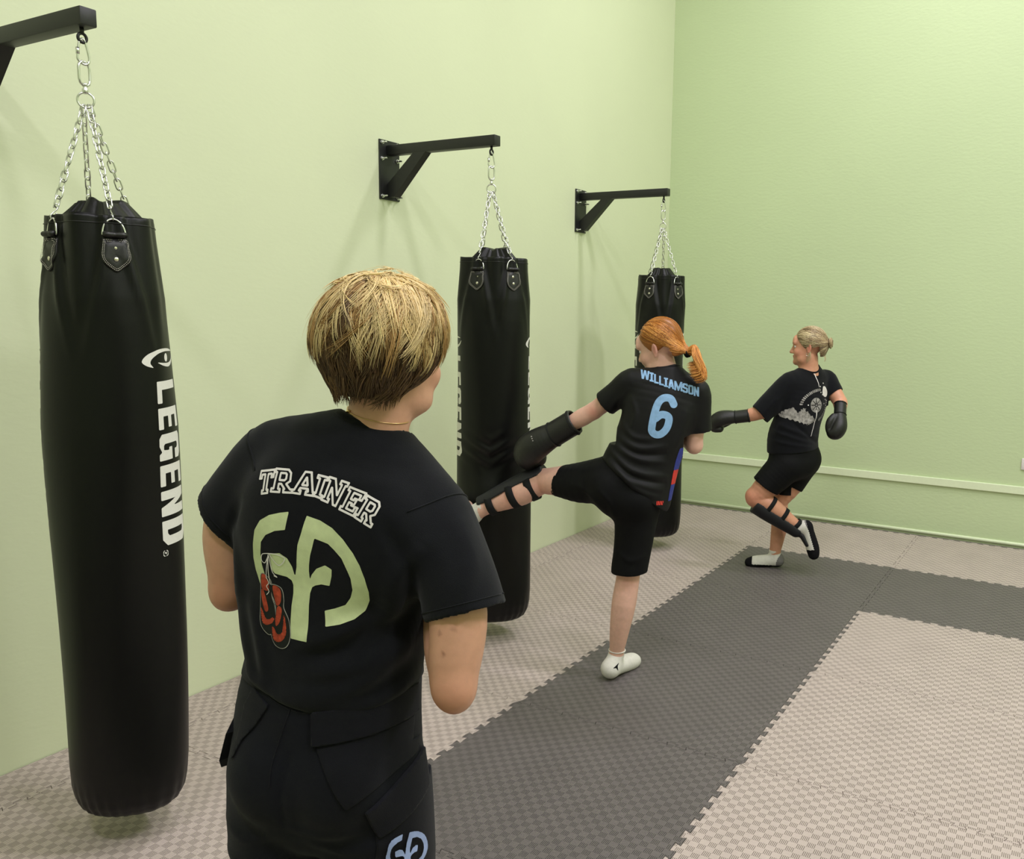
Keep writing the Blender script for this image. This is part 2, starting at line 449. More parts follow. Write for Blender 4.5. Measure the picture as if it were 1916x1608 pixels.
# block letters on a 0..w x 0..1 cell, as polygons (outer loop first, then holes)
def LT(ch, w=.58, t=.2):
    c = .09
    if ch == 'L': return [[(0, 0), (w, 0), (w, t), (t*1.15, t), (t*1.15, 1), (0, 1)]]
    if ch == 'E': return [[(0, 0), (w, 0), (w, t), (t*1.15, t), (t*1.15, .5-t*.45), (w*.93, .5-t*.45), (w*.93, .5+t*.45), (t*1.15, .5+t*.45), (t*1.15, 1-t), (w, 1-t), (w, 1), (0, 1)]]
    if ch == 'G': return [[(c, 0), (w*.45, 0), (w-t*.95, .09), (w-t*.7, 0), (w, 0), (w, .54), (w*.52, .54), (w*.52, .54-t*.8), (w-t*1.1, .54-t*.8), (w-t*1.1, .3), (w*.6, t*.85), (t*1.3, t*.85), (t*1.1, t*1.1), (t*1.1, 1-t*1.1), (t*1.3, 1-t*.85), (w-t*1.3, 1-t*.85), (w-t*1.1, 1-t*1.1), (w-t*1.1, .68), (w, .68), (w, 1-c), (w-c, 1), (c, 1), (0, 1-c), (0, c)]]
    if ch == 'N': return [[(0, 0), (t*1.05, 0), (t*1.05, .56), (w-t*1.05, 0), (w, 0), (w, 1), (w-t*1.05, 1), (w-t*1.05, .44), (t*1.05, 1), (0, 1)]]
    if ch == 'D': return [[(0, 0), (w-c*1.6, 0), (w, c*1.6), (w, 1-c*1.6), (w-c*1.6, 1), (0, 1)], [(t*1.1, t*.9), (t*1.1, 1-t*.9), (w-t*1.4, 1-t*.9), (w-t*1.1, 1-t*1.2), (w-t*1.1, t*1.2), (w-t*1.4, t*.9)]]
    if ch == 'W': return [[(.0, 1), (w*.14, 0), (w*.36, 0), (w*.5, .6), (w*.64, 0), (w*.86, 0), (w, 1), (w-t*.95, 1), (w*.75, .35), (w*.6, 1), (w*.4, 1), (w*.25, .35), (t*.95, 1)]]
    if ch == 'I': return [[(0, 0), (w, 0), (w, t*.8), (w*.5+t*.5, t*.8), (w*.5+t*.5, 1-t*.8), (w, 1-t*.8), (w, 1), (0, 1), (0, 1-t*.8), (w*.5-t*.5, 1-t*.8), (w*.5-t*.5, t*.8), (0, t*.8)]]
    if ch == 'A': return [[(0, 0), (t, 0), (t*1.25, .2), (w-t*1.25, .2), (w-t, 0), (w, 0), (w*.5+t*.62, 1), (w*.5-t*.62, 1)], [(t*1.4, .2+t*.8), (w*.5, .8), (w-t*1.4, .2+t*.8)]]
    if ch == 'M': return [[(0, 0), (t, 0), (t, .62), (w*.42, 0), (w*.58, 0), (w-t, .62), (w-t, 0), (w, 0), (w, 1), (w-t*1.05, 1), (w*.5, .38), (t*1.05, 1), (0, 1)]]
    if ch == 'S': return [[(c, 0), (w-c, 0), (w, c), (w, .5), (w-c, .57), (t, .62), (t, 1-t), (w-t, 1-t), (w-t, .72), (w, .72), (w, 1-c), (w-c, 1), (c, 1), (0, 1-c), (0, .52), (c, .45), (w-t, .4), (w-t, t), (t, t), (t, .28), (0, .28), (0, c)]]
    if ch == 'O': return [[(c, 0), (w-c, 0), (w, c), (w, 1-c), (w-c, 1), (c, 1), (0, 1-c), (0, c)], [(t, t), (t, 1-t), (w-t, 1-t), (w-t, t)]]
    # slab-serif varsity letters
    if ch == 'sT': return [[(.25, 0), (.65, 0), (.65, .16), (.56, .16), (.56, .82), (.74, .82), (.74, .66), (.9, .66), (.9, 1), (0, 1), (0, .66), (.16, .66), (.16, .82), (.34, .82), (.34, .16), (.25, .16)]]
    if ch == 'sR': return [[(0, 0), (.4, 0), (.4, .16), (.32, .16), (.32, .36), (.42, .36), (.58, .16), (.54, .16), (.54, 0), (.92, 0), (.92, .16), (.84, .16), (.66, .38), (.82, .5), (.82, .86), (.68, 1), (0, 1), (0, .84), (.1, .84), (.1, .16), (0, .16)], [(.32, .54), (.32, .82), (.56, .82), (.6, .78), (.6, .6), (.54, .54)]]
    if ch == 'sA': return [[(0, 0), (.38, 0), (.38, .16), (.3, .16), (.33, .26), (.63, .26), (.66, .16), (.58, .16), (.58, 0), (.96, 0), (.96, .16), (.88, .16), (.62, 1), (.34, 1), (.08, .16), (0, .16)], [(.38, .42), (.48, .74), (.58, .42)]]
    if ch == 'sI': return [[(0, 0), (.42, 0), (.42, .16), (.32, .16), (.32, .84), (.42, .84), (.42, 1), (0, 1), (0, .84), (.1, .84), (.1, .16), (0, .16)]]
    if ch == 'sN': return [[(0, 0), (.38, 0), (.38, .16), (.29, .16), (.29, .6), (.66, 0), (.84, 0), (.84, .84), (.92, .84), (.92, 1), (.56, 1), (.56, .84), (.65, .84), (.65, .42), (.3, 1), (0, 1), (0, .84), (.09, .84), (.09, .16), (0, .16)]]
    if ch == 'sE': return [[(0, 0), (.84, 0), (.84, .36), (.68, .36), (.68, .17), (.32, .17), (.32, .42), (.46, .42), (.46, .34), (.6, .34), (.6, .66), (.46, .66), (.46, .58), (.32, .58), (.32, .83), (.66, .83), (.66, .66), (.82, .66), (.82, 1), (0, 1), (0, .84), (.1, .84), (.1, .16), (0, .16)]]
    return [[(0, 0), (w, 0), (w, 1), (0, 1)]]

def place_letter(P, sx, sy, ox, oy, rot=0.0):
    ca, sa = math.cos(rot), math.sin(rot)
    return [[(ox+ca*x*sx-sa*y*sy, oy+sa*x*sx+ca*y*sy) for x, y in lp] for lp in P]
# ------------------------------------------------------------------ wall brackets
def make_bracket(y, label):
    r = empty('wall_bracket', (0, y, 2.38))
    tag(r, label, 'wall bracket', 'bag brackets along the left wall')
    p = MB(); p.box((0, -.075, -.15), (.008, .075, .15), bev=.0015); p.build('base_plate', M_STEEL, r, smooth=False)
    a = MB(); a.box((.008, -.025, .075), (.693, .025, .125), bev=.004); smooth_flat(a.build('arm', M_STEEL, r))
    b = MB()
    # diagonal brace: from low on the plate up to the underside of the arm
    x0, z0, x1, z1 = .008, -.125, .235, .08
    d = np.array([x1-x0, z1-z0]); L = np.linalg.norm(d); d /= L; n = np.array([-d[1], d[0]])*.025
    prof = [(x0+0.0, z0-.012), (x0+.048, z0-.012), (x1+.03, .076), (x1-.05, .076), (x0, z0+.052)]
    V = [(px, -.024, pz) for px, pz in prof]+[(px, .024, pz) for px, pz in prof]
    k = len(prof)
    b.add(V, [tuple(range(k)), tuple(range(2*k-1, k-1, -1))]+[(i, i+k, (i+1) % k+k, (i+1) % k) for i in range(k)])
    b.build('brace', M_STEEL, r, smooth=False)
    for yy in (-.058, .058):
        for zz in (.135, .055, -.133):
            q = MB(); q.lathe([(.0105, .008), (.0105, .011), (.009, .0115), (.0085, .0115), (.0085, .018), (.0045, .0185), (.0045, .040), (.003, .042)], 10, (0, yy, zz), (1, 0, 0))
            smooth_flat(q.build('bolt', M_CHROME, r))
    e = MB()
    e.tube([(.657, 0, .076), (.657, 0, .058)], .006, 10)
    an = np.linspace(0, 2*np.pi, 20, endpoint=False)
    e.tube([(.657, .0125*math.cos(t), .047+.0125*math.sin(t)) for t in an], .0045, 8, closed=True)
    e.build('eye_bolt', M_STEEL, r)
    return r

# ------------------------------------------------------------------ punching bags
def bag_radius(z, prof):
    if prof == 'slack':
        zz = [.088, .092, .10, .12, .15, .19, .25, .64, .98, 1.30, 1.56, 1.69, 1.77, 1.86, 1.918]
        rr = [.02, .080, .115, .143, .158, .166, .170, .1745, .177, .179, .171, .166, .157, .147, .142]
        k = 1.0
    else:
        zz = [.088, .092, .10, .12, .15, .19, .25, .65, 1.15, 1.57, 1.72, 1.80, 1.86, 1.918]
        rr = [.02, .085, .122, .150, .166, .174, .178, .180, .180, .184, .182, .172, .165, .161]
        k = prof
    return np.interp(z, zz, rr)*k

def oval_link(c, t, s, L, wdt, r, b):
    """stadium link centred at c, long axis t, width axis s"""
    pts = []
    hw = wdt/2; hl = L/2-hw
    for a in np.linspace(-np.pi/2, np.pi/2, 6): pts.append(c+t*(hl+hw*math.cos(a))+s*hw*math.sin(a))
    for a in np.linspace(np.pi/2, 3*np.pi/2, 6): pts.append(c+t*(-hl+hw*math.cos(a))+s*hw*math.sin(a))
    b.tube(pts, r, 6, closed=True)

def make_bag(cx, cy, label, strap_deg, print_deg, eye, bulge, dent, phi_cam, seed):
    rnd = random.Random(seed)
    root = empty('punching_bag', (cx, cy, 0))
    tag(root, label, 'punching bag', 'punching bags hanging along the left wall')
    sp = [math.radians(phi_cam+s) for s in strap_deg]
    pr_ang = [math.radians(phi_cam+s) for s in print_deg]
    seeds = [(rnd.uniform(0, 6.28), rnd.uniform(-1, 1)) for _ in range(16)]
    def disp(th, z):
        """surface radius of the bag shell at angle th, height z"""
        r = bag_radius(z, bulge)
        k = np.clip((z-1.62)/.28, 0, 1)
        # straps pull the cloth in, corners stand out between them
        for s in sp:
            dt = np.angle(np.exp(1j*(th-s)))
            w = .13+.42*np.clip((1.86-z)/.35, 0, 1)
            fade = np.clip((z-1.50)/.3, 0, 1)
            r = r-.010*np.exp(-(dt/.34)**2)*k+.008*k*np.exp(-((np.abs(dt)-.62)/.22)**2)
            r = r+.0092*fade*(np.exp(-((np.abs(dt)-w)/.07)**2)-.8*np.exp(-((np.abs(dt)-w-.16)/.09)**2))
        for i, (p, q) in enumerate(seeds[:8]):
            r = r+.0028*np.sin((2+i % 3)*th+p+2.3*q*z)*np.sin(3.1*z*(1+.3*q)+p)
        # gathers round the bottom seam
        g = np.clip((.24-z)/.14, 0, 1)
        r = r+.0032*g*np.sin(26*th+2*np.sin(3*th+seeds[8][0]))*np.clip((z-.088)/.03, 0, 1)
        if dent:
            dth = np.angle(np.exp(1j*(th-math.radians(phi_cam+dent[0]))))
            e = np.exp(-(dth/.75)**2)
            r = r-.030*e*np.exp(-((z-dent[1])/.10)**2)
            u = z-dent[1]-.10*np.abs(dth)
            r = r+.0065*np.exp(-(dth/.8)**2)*np.sin((u)*95)*np.exp(-((z-dent[1]-.09)/.07)**2)
        # creases under the rim
        r = r+.0032*np.clip((z-1.55)/.2, 0, 1)*np.sin(9*th+seeds[9][0]+5*z)*np.sin(5*th+seeds[10][0])
        return r
    NA = 128
    th = np.arange(NA)*2*np.pi/NA
    zs = np.concatenate([np.linspace(.088, .25, 20), np.linspace(.26, .75, 26)[1:], np.linspace(.76, 1.3, 60)[1:], np.linspace(1.31, 1.918, 60)[1:]])
    V = []
    for z in zs:
        r = disp(th, z)
        zo = z-.006*np.cos(4*(th-sp[0]))*(z > 1.9)
        V.append(np.stack([r*np.cos(th), r*np.sin(th), np.broadcast_to(zo, th.shape)], 1))
    # rim thickness and inner wall
    rt = disp(th, 1.918)
    for dr, dz in ((-.003, .0025), (-.007, 0), (-.009, -.02), (-.012, -.035)):
        V.append(np.stack([(rt+dr)*np.cos(th), (rt+dr)*np.sin(th), np.full(NA, 1.918+dz)], 1))
    m = len(V); V = np.concatenate(V)
    Fc = [(i*NA+j, i*NA+(j+1) % NA, (i+1)*NA+(j+1) % NA, (i+1)*NA+j) for i in range(m-1) for j in range(NA)]
    Fc.append(tuple(range(NA))[::-1])
    mesh_obj('bag_body', V, Fc, M_VINYL, root)
    # seam band under the rim
    b = MB()
    zsm = 1.898; r = disp(th, zsm)+.0012
    b.tube(np.stack([r*np.cos(th), r*np.sin(th), np.full(NA, zsm)], 1), .0014, 6, closed=True)
    b.build('rim_seam', M_VINYL2, root)
    # crumpled inner cover: a low tent over the filling
    V = []; Fc = []; NR = 26
    pk = [(.075*math.cos(a+.5), .075*math.sin(a+.5)) for a in [s+.4 for s in sp]]
    for i in range(NR+1):
        q = i/NR
        for j in range(NA):
            rr = (rt[j]-.010)*q; x = rr*math.cos(th[j]); y = rr*math.sin(th[j])
            nn = 4
            a = (th[j]-sp[0]+.35) % (2*np.pi/nn)-np.pi/nn
            facet = rr*math.cos(a)/math.cos(np.pi/nn)       # square frustum facets
            h = .074*(1-max(0, min(1, (facet/(rt[j]-.01)-.54)/.58)))
            h += .006*math.sin(3*th[j]+seeds[11][0])*q*(1-q)*4+.004*math.sin(7*th[j]+seeds[12][0])*q*(1-q)*4
            V.append((x, y, 1.893+h))
    for i in range(NR):
        for j in range(NA): Fc.append((i*NA+j, i*NA+(j+1) % NA, (i+1)*NA+(j+1) % NA, (i+1)*NA+j))
    mesh_obj('top_cover', V, Fc, M_VINYL, root)
    # strap tabs with D-rings
    ring_z = 2.255
    top = np.array([eye[0]-cx, eye[1]-cy, ring_z])
    for si, s in enumerate(sp):
        zt = 1.815; R0 = float(disp(np.array([s]), zt)[0])
        er = np.array([math.cos(s), math.sin(s), 0]); et = np.array([-math.sin(s), math.cos(s), 0]); ez = np.array([0, 0, 1.0])
        out = [(-.031, .040), (-.034, .015), (-.036, -.008), (-.030, -.028), (-.016, -.043), (0, -.054), (.016, -.043), (.030, -.028), (.036, -.008), (.034, .015), (.031, .040)]
        def on(u, v, o):
            tt = s+u/R0
            zz = zt+v
            rr = float(disp(np.array([tt]), zz)[0])+o
            return np.array([rr*math.cos(tt), rr*math.sin(tt), zz])
        P = curve(out, 3)
        tb = MB()
        rings = []
        for sc, o in ((1.0, -.002), (1.0, .0030), (.955, .0046), (.5, .0052), (.02, .0054)):
            rings.append([on(u*sc, (v+.005)*sc-.005, o) for u, v in P])
        n = len(P); Vt = [p for rg in rings for p in rg]; Ft = []
        for k in range(len(rings)-1):
            for j in range(n): Ft.append((k*n+j, k*n+(j+1) % n, (k+1)*n+(j+1) % n, (k+1)*n+j))
        tb.add(Vt, Ft)
        # folded loop holding the ring
        tb.tube([on(u, .050, .006) for u in np.linspace(-.027, .027, 7)], .0085, 10, flat=1.25)
        tab = tb.build('strap_tab', M_VINYL2, root)
        st = MB()
        for sc in (.90, .80):
            Q = curve([(u*sc, (v+.004)*sc-.004) for u, v in out+[out[0]]], 8)
            seg = np.concatenate([[0], np.cumsum(np.linalg.norm(np.diff(Q, axis=0), axis=1))])
            k = 0.0
            while k < seg[-1]-.003:
                a = [np.interp(k, seg, Q[:, c]) for c in (0, 1)]; e = [np.interp(k+.0026, seg, Q[:, c]) for c in (0, 1)]
                st.tube([on(*a, .0058), on(*e, .0058)], .0007, 4); k += .0045
        st.build('stitching', M_THREAD, tab)
        for vv in (.014, -.018):
            rv = MB(); rv.lathe([(.0066, 0), (.0066, .0012), (.0054, .0028), (.0024, .0036)], 12, on(0, vv, .0058), er)
            rv.build('rivet', M_RIVET, tab)
        # D ring leaning with the chain
        rb = on(0, .050, .006)
        lean = top-rb; lean -= et*lean.dot(et); lean /= np.linalg.norm(lean); lean = (ez*.8+lean*.4); lean /= np.linalg.norm(lean)
        dr = [rb+et*u+lean*v for u, v in curve([(-.0295, -.002), (-.029, .008), (-.024, .026), (-.013, .040), (0, .0445), (.013, .040), (.024, .026), (.029, .008), (.0295, -.002)], 4)]
        dpar = MB(); dpar.tube(dr+[rb+et*u for u in np.linspace(.024, -.024, 5)], .0028, 8, closed=True); dpar.build('d_ring', M_CHROME, root)
        # chain: S-hook at the D-ring, then links up to the gathering ring
        p0 = rb+lean*.0445; p1 = top+et*.006*(1 if si % 2 else -1)+er*.004-ez*.016
        ch = MB()
        d = p1-p0; Ln = np.linalg.norm(d); t = d/Ln
        sd = np.cross(t, er); sd /= np.linalg.norm(sd); sd2 = np.cross(t, sd)
        hk = [p0+t*v+sd2*u for u, v in curve([(.006, .018), (.0065, .004), (0, -.004), (-.0065, .004), (-.003, .016), (.003, .026), (.0055, .037), (0, .044), (-.0055, .037), (-.005, .030)], 4)]
        ch.tube(hk, .0019, 6)
        nl = max(4, int(round((Ln-.038)/.0265))); pitch = (Ln-.038)/nl
        for k in range(nl):
            c = p0+t*(.038+pitch*(k+.5))
            a = rnd.uniform(-.25, .25)+(0 if k % 2 else np.pi/2)+.6
            oval_link(c, t, sd*math.cos(a)+sd2*math.sin(a), pitch+.0095, .0165, .0023, ch)
        ch.build('chain', M_CHROME, root)
    # gathering ring, swivel, oval link and carabiner up to the eye bolt
    pv = np.radians(phi_cam+90); ex = np.array([math.cos(pv), math.sin(pv), 0]); ey = np.array([-ex[1], ex[0], 0]); ez = np.array([0, 0, 1.0])
    g = MB(); g.tube([top+ex*.0215*math.cos(a)+ez*(.0215*math.sin(a)) for a in np.linspace(0, 2*np.pi, 24, endpoint=False)], .0032, 8, closed=True)
    g.build('ring', M_CHROME, root)
    sw = MB(); c0 = top+ez*.0215
    sw.lathe([(.005, -.004), (.008, -.002), (.008, .010), (.0055, .012), (.0055, .018), (.007, .02), (.007, .024), (.004, .026)], 12, c0)
    oc = c0+ez*.052
    oval_link(oc, ez, (ex*.75+ey*.66), .068, .036, .0038, sw)
    sw.build('swivel', M_CHROME, root)
    ca = MB(); cc = oc+ez*.030
    zt = 2.4235-cc[2]+.0
    P = curve([(0, -.004), (.012, 0), (.0165, .012), (.013, .035), (.008, zt-.010), (.004, zt-.001), (-.002, zt), (-.008, zt-.006), (-.011, zt-.016), (-.0155, .02), (-.0145, .006)], 5, closed=True)
    ca.tube([cc+(ex*.9+ey*.43)*u+ez*v for u, v in P], .0036, 8, closed=True)
    ca.lathe([(.0052, 0), (.0052, .018)], 8, cc+(ex*.9+ey*.43)*(-.0148)+ez*.022)
    ca.build('carabiner', M_CHROME, root)
    # lettering: reads downwards on two sides
    def LEG(X, Y):
        d = np.full(X.shape, 1.0)
        z = 0.0
        for chx, wd in zip('LEGEND', (.066, .064, .080, .064, .077, .076)):
            P = place_letter(LT(chx, .56, .19), wd/.56, .125, z, 0)
            d = np.minimum(d, sd_poly(P, X, Y)); z += wd+.0145
        # registered mark
        cxr, cyr = z+.008, .008
        dd = np.abs(np.hypot(X-cxr, Y-cyr)-.0095)-.0012
        d = np.minimum(d, dd)
        Rr = [[(-.5, -.7), (-.2, -.7), (-.2, -.15), (0, -.15), (.3, -.7), (.6, -.7), (.25, -.1), (.5, .15), (.5, .5), (.3, .7), (-.5, .7)], [(-.2, .12), (-.2, .42), (.15, .42), (.2, .3), (.15, .12)]]
        d = np.minimum(d, sd_poly([[(cxr+x*.0075, cyr+y*.0075) for x, y in lp] for lp in Rr], X, Y))
        return d
    lv, lf = fill_field(LEG, -.004, -.006, .53, .132, .0028)
    def LOGO(X, Y):
        # X along the girth, Y up; two swooshes round a dot
        P1 = np.concatenate([curve([(.075, .010), (.03, .020), (-.02, .020), (-.06, .008), (-.078, -.012), (-.068, -.026), (-.046, -.034)], 6),
                             curve([(-.046, -.034), (-.056, -.020), (-.050, -.006), (-.030, .006), (.0, .012), (.03, .012), (.075, .010)], 6)[1:-1]])
        P2 = np.concatenate([curve([(-.035, -.018), (-.005, -.030), (.03, -.034), (.058, -.022), (.075, .004)], 6), curve([(.075, .004), (.055, -.014), (.03, -.022), (.0, -.022), (-.035, -.018)], 6)[1:-1]])
        d = np.minimum(sd_poly(P1, X, Y), sd_poly(P2, X, Y))
        return np.minimum(d, np.hypot((X-.012)*1.25, Y+.006)-.0125)
    gv, gf = fill_field(LOGO, -.085, -.045, .085, .03, .0025)
    for pi_, pa in enumerate(pr_ang):
        def put(v, zf, tf, name):
            out = []
            for a, b_ in v:
                z = zf(a, b_); tt = tf(a, b_)
                rr = float(disp(np.array([tt]), z)[0])+.0008
                out.append((rr*math.cos(tt), rr*math.sin(tt), z))
            return out
        Rm = .178
        mesh_obj('lettering', put(lv, lambda a, b_: 1.447-a, lambda a, b_: pa+(b_-.068)/Rm, 0), [f for f in lf], M_WHITE, root)
        mesh_obj('logo', put(gv, lambda a, b_: 1.522+b_, lambda a, b_: pa+(a*1.28-.018)/Rm, 0), [f for f in gf], M_WHITE, root)
    return root

for y, lab in ((1.145, 'black steel wall bracket at upper left, cut by the picture edge, holding the nearest bag'),
               (3.145, 'black steel wall bracket above the trainer, with its whole bolted plate in view'),
               (5.145, 'black steel wall bracket nearest the room corner, smallest in view')):
    make_bracket(y, lab)
make_bag(.687, 1.154, 'black punching bag nearest the camera with large white lettering down its right side', [-66, 11, 140, 192], [65, -107], (.657, 1.145), 'slack', None, -31.5, 3)
make_bag(.672, 3.153, 'black punching bag being kicked, hanging behind the trainer', [-29, 31, 152, 208], [93, -81], (.657, 3.145), 1.0, (-6, .90), -54.5, 8)
make_bag(.655, 5.143, 'black punching bag farthest away, half hidden behind the red-haired kicker', [-27, 44, 176, 216], [100, -77], (.657, 5.145), .965, None, -65.2, 12)
# ------------------------------------------------------------------ outlines of the prints and panels, in metres on the wearer's back
TRAINER_Q = {'T':[(-0.0547,1.4066),(-0.0261,1.4118),(-0.0531,1.3703),(-0.0257,1.376)],'R':[(-0.0245,1.4133),(0.0082,1.413),(-0.0279,1.3771),(0.0113,1.3777)],'A':[(0.0151,1.4123),(0.0519,1.4092),(0.01,1.378),(0.0474,1.3737)],'I':[(0.0497,1.4067),(0.0669,1.403),(0.0449,1.3749),(0.0597,1.3703)],'N':[(0.0684,1.4041),(0.1036,1.396),(0.0601,1.3687),(0.0885,1.3589)],'E':[(0.1056,1.3907),(0.1362,1.3818),(0.0924,1.3557),(0.1181,1.3466)],'r':[(0.1372,1.3793),(0.1645,1.3661),(0.1198,1.3453),(0.1479,1.3303)]}
GD_LEFT = [(0.0074,1.3473),(-0.0075,1.3449),(-0.0274,1.3396),(-0.0453,1.3292),(-0.057,1.3119),(-0.0622,1.2887),(-0.0649,1.2634),(-0.0628,1.2426),(-0.0568,1.222),(-0.0533,1.2138),(-0.0456,1.2229),(-0.044,1.2388),(-0.0479,1.2542),(-0.0483,1.273),(-0.0454,1.294),(-0.035,1.3071),(-0.0172,1.3156),(0.0015,1.3188)]
GD_MID = [(-0.0283,1.2754),(-0.0096,1.2778),(0.0034,1.2704),(0.0106,1.2564),(0.0141,1.24),(0.0157,1.2401),(0.0194,1.257),(0.0218,1.2821),(0.0237,1.2946),(0.0308,1.3156),(0.0356,1.3323),(0.0391,1.3423),(0.0615,1.336),(0.0826,1.3251),(0.1015,1.308),(0.1181,1.2868),(0.1283,1.2671),(0.1343,1.245),(0.1371,1.2206),(0.1353,1.2039),(0.1258,1.1845),(0.1095,1.1706),(0.0877,1.1624),(0.0649,1.1583),(0.0633,1.1838),(0.0796,1.1879),(0.097,1.1945),(0.107,1.2078),(0.1126,1.2228),(0.1119,1.2433),(0.1079,1.2553),(0.0987,1.2772),(0.0862,1.2907),(0.0757,1.3002),(0.0518,1.3078),(0.0475,1.2921),(0.0428,1.2774),(0.0398,1.2606),(0.0388,1.2502),(0.0395,1.2326),(0.0441,1.2444),(0.0531,1.2554),(0.0684,1.2623),(0.079,1.2563),(0.0777,1.2448),(0.073,1.2283),(0.059,1.2299),(0.048,1.227),(0.0425,1.2235),(0.0385,1.2127),(0.0362,1.1916),(0.0351,1.1663),(0.0336,1.1319),(0.0038,1.1339),(0.0042,1.1636),(0.0065,1.1891),(0.0104,1.2105),(0.0113,1.2252),(0.0089,1.2334),(0.0003,1.239),(-0.0129,1.2411),(-0.0217,1.2425),(-0.027,1.2495)]
GLV_SIL = [[(-0.0502,1.2372),(-0.0353,1.2321),(-0.0311,1.224),(-0.0329,1.2028),(-0.0269,1.1821),(-0.0269,1.1609),(-0.0363,1.1345),(-0.0496,1.1376),(-0.0581,1.1518),(-0.0576,1.1796),(-0.055,1.2095)],[(-0.0301,1.2209),(-0.0125,1.217),(-0.0087,1.1984),(-0.0091,1.1836),(0.0002,1.1633),(0.0028,1.138),(-0.0032,1.1204),(-0.0146,1.1141),(-0.0279,1.1182),(-0.0352,1.1325),(-0.0347,1.1496),(-0.0264,1.1631),(-0.0246,1.1866),(-0.0317,1.205)]]
GLV_RED = [[(-0.0492,1.2367),(-0.0386,1.2335),(-0.0371,1.2109),(-0.0522,1.2118)],[(-0.0544,1.2063),(-0.0494,1.2095),(-0.0433,1.1914),(-0.0405,1.1757),(-0.0473,1.1719),(-0.0528,1.1885)],[(-0.0568,1.1765),(-0.0525,1.1715),(-0.0466,1.1603),(-0.0388,1.1599),(-0.0313,1.1642),(-0.0283,1.1608),(-0.0346,1.1528),(-0.047,1.1485),(-0.0547,1.1543)],[(-0.0286,1.2191),(-0.0141,1.2157),(-0.0139,1.1938),(-0.023,1.1871)],[(-0.0208,1.1843),(-0.0125,1.1812),(-0.0165,1.1597),(-0.0246,1.1501),(-0.026,1.161)],[(-0.0332,1.1472),(-0.0281,1.1455),(-0.0228,1.1374),(-0.0138,1.14),(-0.01,1.156),(-0.0095,1.1705),(-0.0059,1.1649),(-0.0044,1.1416),(-0.0119,1.1278),(-0.0232,1.1233),(-0.0315,1.129)]]
GLV_LACE = [[(-0.0305,1.2763),(-0.0428,1.2734),(-0.0454,1.2627),(-0.0388,1.259),(-0.0307,1.2721)],[(-0.0305,1.2763),(-0.014,1.2764),(0.0001,1.2702),(-0.0124,1.2578),(-0.0294,1.276)],[(-0.0306,1.2742),(-0.037,1.2487),(-0.0398,1.2317)],[(-0.0306,1.2742),(-0.0338,1.2448),(-0.0323,1.2218)],[(-0.0296,1.2722),(-0.0256,1.2454),(-0.0174,1.2366),(-0.0229,1.2382)],[(-0.0386,1.2318),(-0.0356,1.2236),(-0.0407,1.2169),(-0.0365,1.2088),(-0.0419,1.2021)]]
TROUSER = {'flap':[(0.0398,1.0071),(0.187,1.0289),(0.1839,0.9867),(0.1719,0.977),(0.0821,0.9596),(0.0425,0.954)],'pocket':[(0.0506,0.9501),(0.2231,0.9782),(0.224,0.9349),(0.1044,0.8564)],'seam':[(0.0021,1.0302),(-0.0013,1.0085),(-0.0164,0.9638),(-0.0276,0.9192),(-0.0288,0.8807)],'yokeL':[(-0.0755,1.0675),(-0.0668,1.039),(-0.0451,1.0225),(-0.0013,1.0079)],'yokeR':[(0.0015,1.0088),(0.0398,1.0071),(0.1871,1.0341)],'loop':[(0.0086,1.0653),(0.0265,1.0697),(0.0244,1.0418),(0.0065,1.0373)],'loop2':[(0.1231,1.0664),(0.1377,1.0692),(0.1373,1.0444),(0.1226,1.0429)],'hipfl':[(-0.0798,1.0269),(-0.0456,1.0077),(-0.0722,0.9683),(-0.0958,0.9411),(-0.1107,0.9092),(-0.1072,0.9535),(-0.0993,0.9951)]}
WILL_Q = [[(0.0851,1.424),(0.1236,1.4178),(0.086,1.388),(0.1246,1.3813)],[(0.1248,1.4176),(0.1419,1.4149),(0.1258,1.3811),(0.1429,1.3781)],[(0.1443,1.4145),(0.1638,1.4114),(0.1453,1.3777),(0.1649,1.3743)],[(0.1662,1.411),(0.1857,1.4079),(0.1673,1.3738),(0.1868,1.3705)],[(0.1869,1.4077),(0.204,1.4049),(0.1881,1.3702),(0.2051,1.3673)],[(0.2052,1.4047),(0.2307,1.4007),(0.2063,1.3671),(0.2319,1.3626)],[(0.232,1.4005),(0.266,1.395),(0.2331,1.3624),(0.2672,1.3565)],[(0.2678,1.3947),(0.2902,1.3911),(0.269,1.3562),(0.2915,1.3523)],[(0.2927,1.3908),(0.3139,1.3874),(0.294,1.3518),(0.3152,1.3482)],[(0.3163,1.387),(0.3387,1.3834),(0.3176,1.3477),(0.3401,1.3438)]]
SIX = [(0.232,1.2825),(0.2173,1.3066),(0.1899,1.3089),(0.1673,1.2899),(0.1521,1.2464),(0.1421,1.1905),(0.1427,1.1657),(0.159,1.1525),(0.1822,1.1557),(0.2047,1.18),(0.2139,1.2173),(0.2043,1.2343),(0.1798,1.2379),(0.1571,1.2218)]
SIDE_BLUE = [(0.3003,1.0788),(0.3305,1.1117),(0.3076,1.0471),(0.292,1.008),(0.28,1.0269)]
SIDE_RED = [(0.2563,0.9811),(0.2867,1.0143),(0.2695,0.9622),(0.2422,0.9257),(0.2337,0.9351)]
RED_TAG = [(0.1697,0.8436),(0.2007,0.8403),(0.1981,0.8225),(0.1702,0.8246)]
